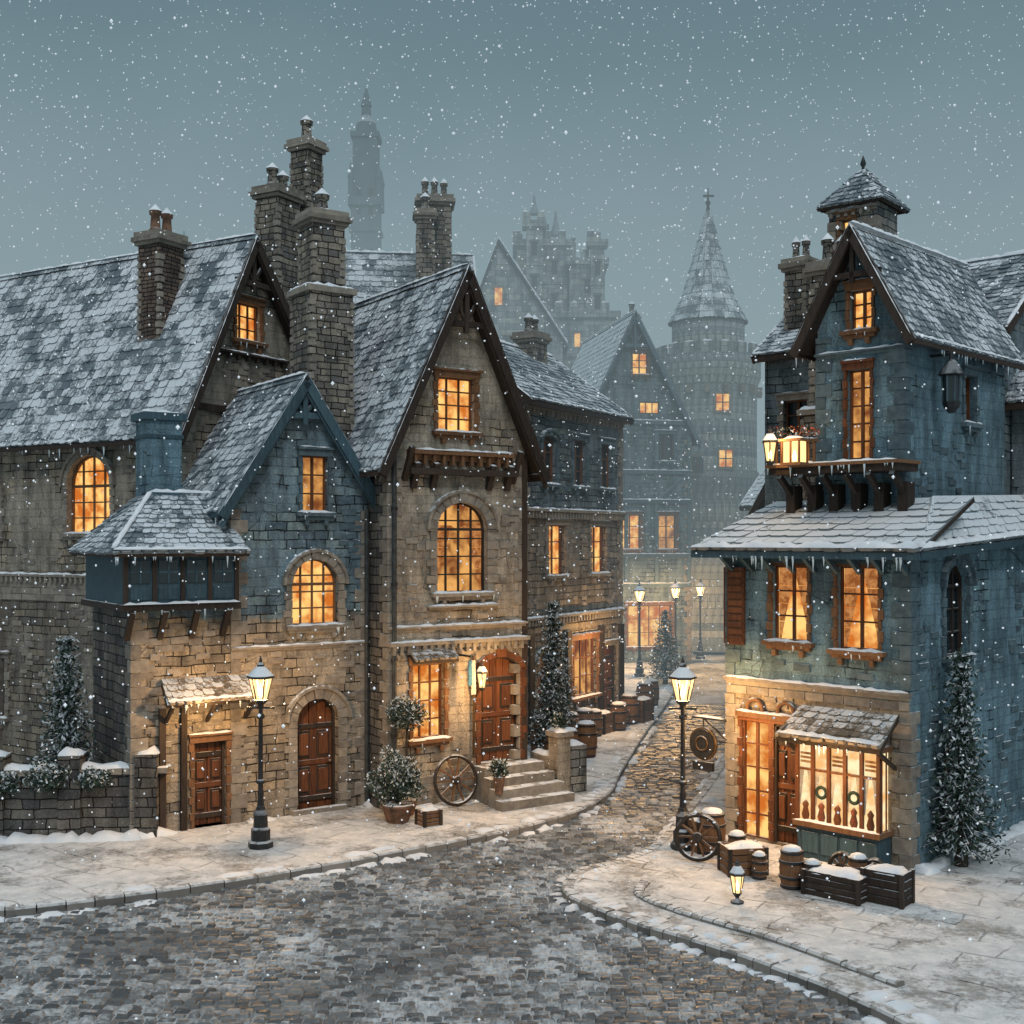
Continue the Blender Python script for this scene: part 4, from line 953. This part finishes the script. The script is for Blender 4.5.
def kerb(P,name,zt=.015,zb=-.14,w=.2,step=.55,side=0):
    b=MB()
    for a,c in zip(P,P[1:]):
        n=max(1,round((c-a).length/step))
        for i in range(n):
            p=a.lerp(c,i/n);q=a.lerp(c,(i+1)/n)
            if p.y<9 : continue
            d=(q-p).normalized(); nn=Vector((-d.y,d.x)); e=.008
            p2=p+d*e;q2=q-d*e; zz=zt+U(-.008,.01)
            vs=[]
            for z,sh in ((zb,0),(zz-.03,0),(zz,.025)):
                for P_,s_ in ((p2,-1),(q2,-1),(q2,1),(p2,1)):
                    o=nn*(s_*(w/2-sh)); vs.append((P_.x+o.x,P_.y+o.y,z))
            b.add(vs,[(0,1,5,4),(1,2,6,5),(2,3,7,6),(3,0,4,7),(4,5,9,8),(5,6,10,9),(6,7,11,10),(7,4,8,11),(8,9,10,11)],'kerb_stone')
            if side and R.random()<.6:
                o=nn*(side*(w/2+.07)); b.lump((p.x+o.x,p.y+o.y,-.115),(q.x+o.x,q.y+o.y,-.115),U(.16,.34),U(.03,.09))
            if side and R.random()<.5:
                o=nn*(-side*(w/2+.12)); b.lump((p.x+o.x,p.y+o.y,0),(q.x+o.x,q.y+o.y,0),U(.2,.4),U(.03,.07))
    b.build(name)
kerb(LK,'kerb',side=-1); kerb(RK,'kerb',side=1)
IK=spl([(4.7,14.5),(3.6,16.1),(2.5,17.3),(1.95,18.2),(2.1,18.9)],8); kerb(IK,'kerb',.06,-.05,.16,.4)

# =================================================================== street furniture
def street_lamp(x,y,h=3.25,e=60):
    E_=empty('street_lamp',x,y,0); b=MB()
    b.lathe((0,0,0),[(.22,0),(.22,.1),(.17,.13),(.17,.32),(.13,.36),(.12,.55),(.14,.58),(.09,.66),(.07,.72)],8,'iron',False)
    b.lathe((0,0,.7),[(.065,0),(.05,.2),(.06,.24),(.045,.3),(.038,h-1.55),(.06,h-1.52),(.035,h-1.46)],10,'iron')
    for z in (1.15,h-1.0): b.lathe((0,0,z),[(.04,-.05),(.075,-.02),(.075,.02),(.04,.05)],10,'iron')
    b.beam((-.22,0,h-.85),(.22,0,h-.85),.03,.03,'iron')
    for s_ in (-1,1): b.lathe((s_*.23,0,h-.85),[(0,-.03),(.03,0),(0,.03)],6,'iron')
    b.lathe((0,0,h-.8),[(.03,-.05),(.05,0),(.12,.06),(.12,.09)],6,'iron',False)
    b.build('post',E_)
    b=MB(); z0=h-.7
    b.lathe((0,0,z0),[(.115,0),(.205,.38)],6,'lamp_glass',False); b.lathe((0,0,z0+.03),[(.02,0),(.045,.08),(.03,.15),(.004,.24)],8,'flame'); b.build('glass',E_)
    b=MB()
    for i in range(6):
        q=math.pi*i/3; c_,s_=math.cos(q),math.sin(q); b.beam((.118*c_,.118*s_,z0),(.21*c_,.21*s_,z0+.38),.02,.02,'iron')
        c2,s2=math.cos(q+math.pi/3),math.sin(q+math.pi/3); b.beam((.21*c_,.21*s_,z0+.38),(.21*c2,.21*s2,z0+.38),.025,.025,'iron')
    b.lathe((0,0,z0+.38),[(.25,0),(.24,.03),(.12,.15),(.06,.2),(.07,.23),(.03,.27),(.03,.3),(.005,.38)],6,'iron',False)
    b.lathe((0,0,z0+.415),[(.235,0),(.18,.06),(.10,.14),(.05,.17)],6,'snow',True); b.build('lantern_head',E_)
    plight('lamp_light',E_,(0,0,z0+.31),e)
street_lamp(-4.42,21.1,3.3,460); street_lamp(2.99,21.0,3.3,420); street_lamp(5.05,47.5,3.7,1500); street_lamp(6.85,50.3,3.7,1500); street_lamp(8.55,54.5,3.6,1500); street_lamp(10.3,66,3.6,1800)

def barrel(x,y,s=1.0,name='barrel'):
    b=MB(); h=.62*s;r=.2*s
    b.lathe((0,0,0),[(r*.82,0),(r*.97,h*.25),(r*1.03,h*.5),(r*.97,h*.75),(r*.82,h)],14,'wood_mid',False)
    for z,k in ((.06,.87),(.3,1.0),(.7,1.0),(.94,.87)):
        b.lathe((0,0,h*z-.02),[(r*k+.012,0),(r*k+.015,.02),(r*k+.012,.045)],14,'iron')
    b.lathe((0,0,h),[(r*.78,0),(r*.7,.04),(r*.3,.065),(.01,.07)],12,'snow')
    o=b.build(name); o.location=(x,y,0); o.rotation_euler=(0,0,U(0,3)); return o
def crate(x,y,w,d,h,rz=0,m='wood_mid'):
    b=MB(); b.box(-w/2+.02,w/2-.02,-d/2+.02,d/2-.02,0.02,h-.04,'dark_wood')
    n=4
    for i in range(n):
        z0=h*i/n+.01;z1=h*(i+1)/n-.01
        b.box(-w/2,w/2,-d/2,-d/2+.019,z0,z1,m,.003); b.box(-w/2,w/2,d/2-.019,d/2,z0,z1,m,.003)
        b.box(-w/2-.01,-w/2+.018,-d/2,d/2,z0,z1,m,.003); b.box(w/2-.018,w/2+.01,-d/2,d/2,z0,z1,m,.003)
    for sx in (-1,1):
        for sy in (-1,1): b.box(sx*w/2-.03,sx*w/2+.03,sy*d/2-.03,sy*d/2+.03,0,h,'dark_wood')
    b.lump((-w/2,0,h-.03),(w/2,0,h-.03),d*.95,.1)
    o=b.build('wooden_crate'); o.location=(x,y,0); o.rotation_euler=(0,0,rz)
def wheel(x,y,r,rz,tilt=.12):
    b=MB(); b.torus((0,0,0),(0,1,0),r,.035,28,'dark_wood'); b.torus((0,0,0),(0,1,0),r+.03,.015,28,'iron'); b.cyl((0,-.09,0),(0,.09,0),.07,.07,12,'dark_wood'); b.torus((0,-.06,0),(0,1,0),.07,.015,12,'iron')
    for i in range(10):
        q=math.pi*i/5; b.beam((0,0,0),(r*math.cos(q),0,r*math.sin(q)),.035,.03,'wood_mid',up=(0,1,0))
    o=b.build('wagon_wheel'); o.location=(x,y,r+.05); o.rotation_euler=(tilt,0,rz)
def loc(O,th,x,y):
    c,s=math.cos(math.radians(th)),math.sin(math.radians(th)); return (O[0]+x*c-y*s,O[1]+x*s+y*c)
def bfl(x,y): return loc(OC,34,x,y)
px,py=bfl(1.4,-.28); wheel(px,py,.48,math.radians(34),-.18)
wheel(3.12,20.15,.36,math.radians(-15),-.15)
barrel(3.45,20.7,1.15); barrel(4.35,18.65,.95); barrel(3.75,20.0,.8); crate(3.75,19.5,.62,.45,.45,.2); crate(3.3,20.9,.4,.4,.55,.5)
barrel(3.95,19.15,.6); barrel(4.62,18.45,.7)
crate(4.95,18.2,.9,.5,.38,-.75,'dark_wood'); barrel(5.35,18.55,.8); crate(5.6,17.9,.6,.4,.5,-.7,'dark_wood')
wheel(5.15,18.75,.22,math.radians(-50),-.2); wheel(5.55,18.35,.22,math.radians(-50),-.2)
sl_=MB(); lantern(sl_,0,0,.14,1.0); sl_.lathe((0,0,0),[(.1,0),(.1,.03),(.03,.06),(.03,.12)],8,'iron'); sl_.torus((0,0,.48),(0,1,0),.06,.008,12,'iron')
o=sl_.build('hand_lantern'); o.location=(3.35,17.85,0)
for i in range(11):
    px,py=loc((.30,31),59,-.3+i*.62,-.62+U(-.2,.12))
    if i%4!=2: barrel(px,py,U(1.05,1.5))
    else: crate(px,py,U(.5,.6),.45,U(.5,.75),1.0)
for (x,y,s) in ((1.05,28.9,1.3),(1.4,29.4,1.2),(1.85,29.9,1.35),(4.2,38.0,1.4),(4.55,39.2,1.3),(6.9,36,1.3),(7.3,37.2,1.2)): barrel(x,y,s)

gw=MB(); gw.box(0,2.8,0,.35,0,1.15,'wall_dark'); 
x=-.05
while x<2.8: gw.box(x,x+.38,-.05,.4,1.15,1.25,'trim_stone',.01); x+=.4
gw.lump((0,.17,1.25),(2.8,.17,1.25),.4,.1); gw.lump((0,-.1,0),(2.7,-.1,0),.5,.14)
for x in (.05,1.4,2.75): gw.box(x-.2,x+.2,-.08,.43,0,1.5,'wall_dark'); gw.lump((x-.22,.17,1.5),(x+.22,.17,1.5),.45,.12)
o=gw.build('garden_wall',None,True); o.location=(-9.4,21.6,0); o.rotation_euler=(0,0,.10)

def leaves(b,p,n,s,pr,sn):
    for i in range(n):
        q=p+Vector((R.gauss(0,pr),R.gauss(0,pr),R.gauss(0,pr*.6))); d1=Vector((U(-1,1),U(-1,1),U(-1,1))).normalized(); d2=Vector((U(-1,1),U(-1,1),U(-.6,.6))).normalized()
        m='leaf_snow' if (q.z-p.z>pr*.1 and R.random()<sn) or R.random()<sn*.2 else 'leaf_dark'
        b.add([q-d1*s,q+d2*s*.5,q+d1*s,q-d2*s*.5],[(0,1,2,3)],m)
def conifer(x,y,h,r,name='pine_tree',sn=.6,z=0):
    b=MB(); b.cyl((0,0,0),(U(-.03,.03),0,h*.95),.05+h*.02,.01,8,'dark_wood')
    L=int(h/.16)
    for i in range(L):
        t=(i+.6)/L; z_=h*(.08+.90*t); rr=r*(1-t)**.8*U(.8,1.12)+.03
        nb=int(6+9*(1-t))
        for k in range(nb):
            q=2*math.pi*(k+U(0,.9))/nb; L_=rr*U(.65,1.15); tip=Vector((math.cos(q)*L_,math.sin(q)*L_,z_-L_*.28))
            b.beam((0,0,z_),tip,.016,.016,'dark_wood')
            for w in range(3):
                f=.35+.32*w; leaves(b,Vector((0,0,z_)).lerp(tip,f),9,.05,.05+.02*w,sn)
    leaves(b,Vector((0,0,h*.97)),10,.04,.04,sn)
    o=b.build(name); o.location=(x,y,z)
def bush(x,y,z,r,name='potted_bush',sn=.6,pot=True,n=420,sq=1.0):
    b=MB()
    if pot: b.lathe((0,0,0),[(r*.38,0),(r*.55,.28),(r*.6,.3),(r*.6,.36),(r*.5,.36)],12,'terracotta'); b.cyl((0,0,.3),(0,0,.3+r*.6),.03,.02,6,'dark_wood')
    cz=(.36 if pot else 0)+r*.85*sq
    for k in range(9):
        q=U(0,6.28); b.beam((0,0,cz-r*.8*sq),(math.cos(q)*r*.6,math.sin(q)*r*.6,cz+U(-.2,.5)*r),.015,.015,'dark_wood')
    for i in range(n):
        d=Vector((R.gauss(0,1),R.gauss(0,1),R.gauss(0,1))).normalized(); rad=r*U(.45,1.08)*(.9+.2*math.sin(d.x*5+d.z*4))
        p=Vector((d.x*rad,d.y*rad,cz+d.z*rad*sq)); leaves(b,p,3,.04,.03,sn*(.4+.6*max(0,d.z+.3)))
    o=b.build(name); o.location=(x,y,z)
conifer(-8.55,23.0,3.6,.72); conifer(-10.6,22.6,3.2,.7); 
conifer(7.45,19.9,3.6,.55,sn=.45); conifer(1.05,30.2,3.9,.62); conifer(5.75,45.0,2.8,.75,sn=.5)
bush(-8.3,21.5,.95,.42,'garden_bush',.75,False,500,.6); bush(-7.5,21.6,.95,.32,'garden_bush',.75,False,400,.6); bush(-9.1,21.4,.9,.36,'garden_bush',.75,False,400,.6)
px,py=bfl(-.22,-.8); bush(px,py,0,.55,'potted_bush',.7,True,1300)
b=MB(); px,py=bfl(.2,-.4)
b.lathe((0,0,0),[(.14,0),(.2,.25),(.22,.3),(.18,.3)],12,'terracotta'); b.cyl((0,0,.25),(0,0,1.7),.028,.02,8,'dark_wood')
for i in range(900):
    d=Vector((R.gauss(0,1),R.gauss(0,1),R.gauss(0,1))).normalized(); rad=.40*U(.4,1.08); leaves(b,Vector((d.x*rad,d.y*rad,2.0+d.z*rad*.8)),2,.038,.03,.3+.4*max(0,d.z))
o=b.build('topiary_tree'); o.location=(px,py,0)
px,py=bfl(1.98,-1.0); bush(px,py,0.3,.2,'flower_pot',.4,True,200)
px,py=bfl(3.78,-.58); bush(px,py,1.4,.2,'holly_wreath_bush',.3,False,160)
px,py=bfl(.15,-1.35)
crate(px,py,.35,.3,.3,.6)

# =================================================================== falling snow
b=MB()
for i in range(11500):
    y=8+28*math.sqrt(R.random()); hw=y*.46; x=U(-hw,hw)*1.15; z=U(.1,5.4+y*.5)
    r=U(.005,.0145)*(1.0+.02*y)
    p=Vector((x,y,z)); s_=U(.7,1.3)
    b.add([p+Vector(v)*r for v in ((1,0,0),(-1,0,0),(0,1,0),(0,-1,0),(0,0,s_),(0,0,-s_))],[(0,2,4),(2,1,4),(1,3,4),(3,0,4),(2,0,5),(1,2,5),(3,1,5),(0,3,5)],'snowflake')
b.build('falling_snow')

# =================================================================== mist
t=NT('mist_volume')
FOG=(.265,.35,.38); DENS=.0135
ab=t.n('ShaderNodeVolumeAbsorption',{'Color':(0,0,0,1),'Density':DENS})
em=t.n('ShaderNodeEmission',{'Color':FOG+(1,),'Strength':DENS})  # mist glows by itself in place of scattered light
ad=t.n('ShaderNodeAddShader'); t.link(ab.outputs[0],ad.inputs[0]); t.link(em.outputs[0],ad.inputs[1]); t.link(ad.outputs[0],t.out.inputs['Volume'])
t.mat.cycles.emission_sampling='NONE'; t.mat.cycles.homogeneous_volume=True
b=MB(); b.box(-260,260,30,420,-.5,28,'mist_volume'); b.build('mist')

# =================================================================== world, sun, camera
w=bpy.data.worlds.new('World'); scene.world=w; w.use_nodes=True; nt=w.node_tree; nt.nodes.clear()
out=nt.nodes.new('ShaderNodeOutputWorld'); bg=nt.nodes.new('ShaderNodeBackground'); nt.links.new(bg.outputs[0],out.inputs[0])
sky=nt.nodes.new('ShaderNodeTexSky'); sky.sky_type='NISHITA'; sky.sun_disc=False; sky.sun_elevation=math.radians(42); sky.sun_rotation=math.radians(187); sky.air_density=1.5; sky.dust_density=4
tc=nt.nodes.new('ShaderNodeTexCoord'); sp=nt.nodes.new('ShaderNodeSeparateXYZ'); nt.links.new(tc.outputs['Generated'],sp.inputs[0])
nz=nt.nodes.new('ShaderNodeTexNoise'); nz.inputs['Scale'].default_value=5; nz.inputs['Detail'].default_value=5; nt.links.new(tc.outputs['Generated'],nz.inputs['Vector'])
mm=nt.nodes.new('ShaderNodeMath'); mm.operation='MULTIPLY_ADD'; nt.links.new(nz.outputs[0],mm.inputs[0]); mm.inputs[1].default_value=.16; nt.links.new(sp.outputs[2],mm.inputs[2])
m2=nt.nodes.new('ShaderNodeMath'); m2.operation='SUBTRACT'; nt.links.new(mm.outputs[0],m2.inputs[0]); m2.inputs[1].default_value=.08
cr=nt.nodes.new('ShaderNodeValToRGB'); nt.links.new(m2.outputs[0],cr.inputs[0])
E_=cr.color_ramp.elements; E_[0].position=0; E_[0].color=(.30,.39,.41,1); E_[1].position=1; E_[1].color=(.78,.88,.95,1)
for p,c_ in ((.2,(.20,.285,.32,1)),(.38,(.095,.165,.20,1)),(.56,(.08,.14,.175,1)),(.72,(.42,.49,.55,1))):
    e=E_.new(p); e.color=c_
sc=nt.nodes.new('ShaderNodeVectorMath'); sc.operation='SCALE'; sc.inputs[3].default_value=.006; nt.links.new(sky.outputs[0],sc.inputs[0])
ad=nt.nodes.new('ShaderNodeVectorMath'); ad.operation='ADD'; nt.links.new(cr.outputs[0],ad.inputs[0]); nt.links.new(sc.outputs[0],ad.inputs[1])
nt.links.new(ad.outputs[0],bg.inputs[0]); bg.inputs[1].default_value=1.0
s=bpy.data.lights.new('sun','SUN'); s.energy=.85; s.angle=math.radians(14); s.color=(.97,.98,1.0); so=bpy.data.objects.new('sun',s); scene.collection.objects.link(so)
so.rotation_euler=Vector((.12,-.72,.66)).to_track_quat('Z','Y').to_euler()
cam=bpy.data.cameras.new('camera'); cam.lens=42.19; cam.sensor_width=36; cam.shift_y=.0273; cam.clip_end=2000; co=bpy.data.objects.new('camera',cam); scene.collection.objects.link(co)
co.location=(0,0,5.4); co.rotation_euler=(math.pi/2,0,0); scene.camera=co
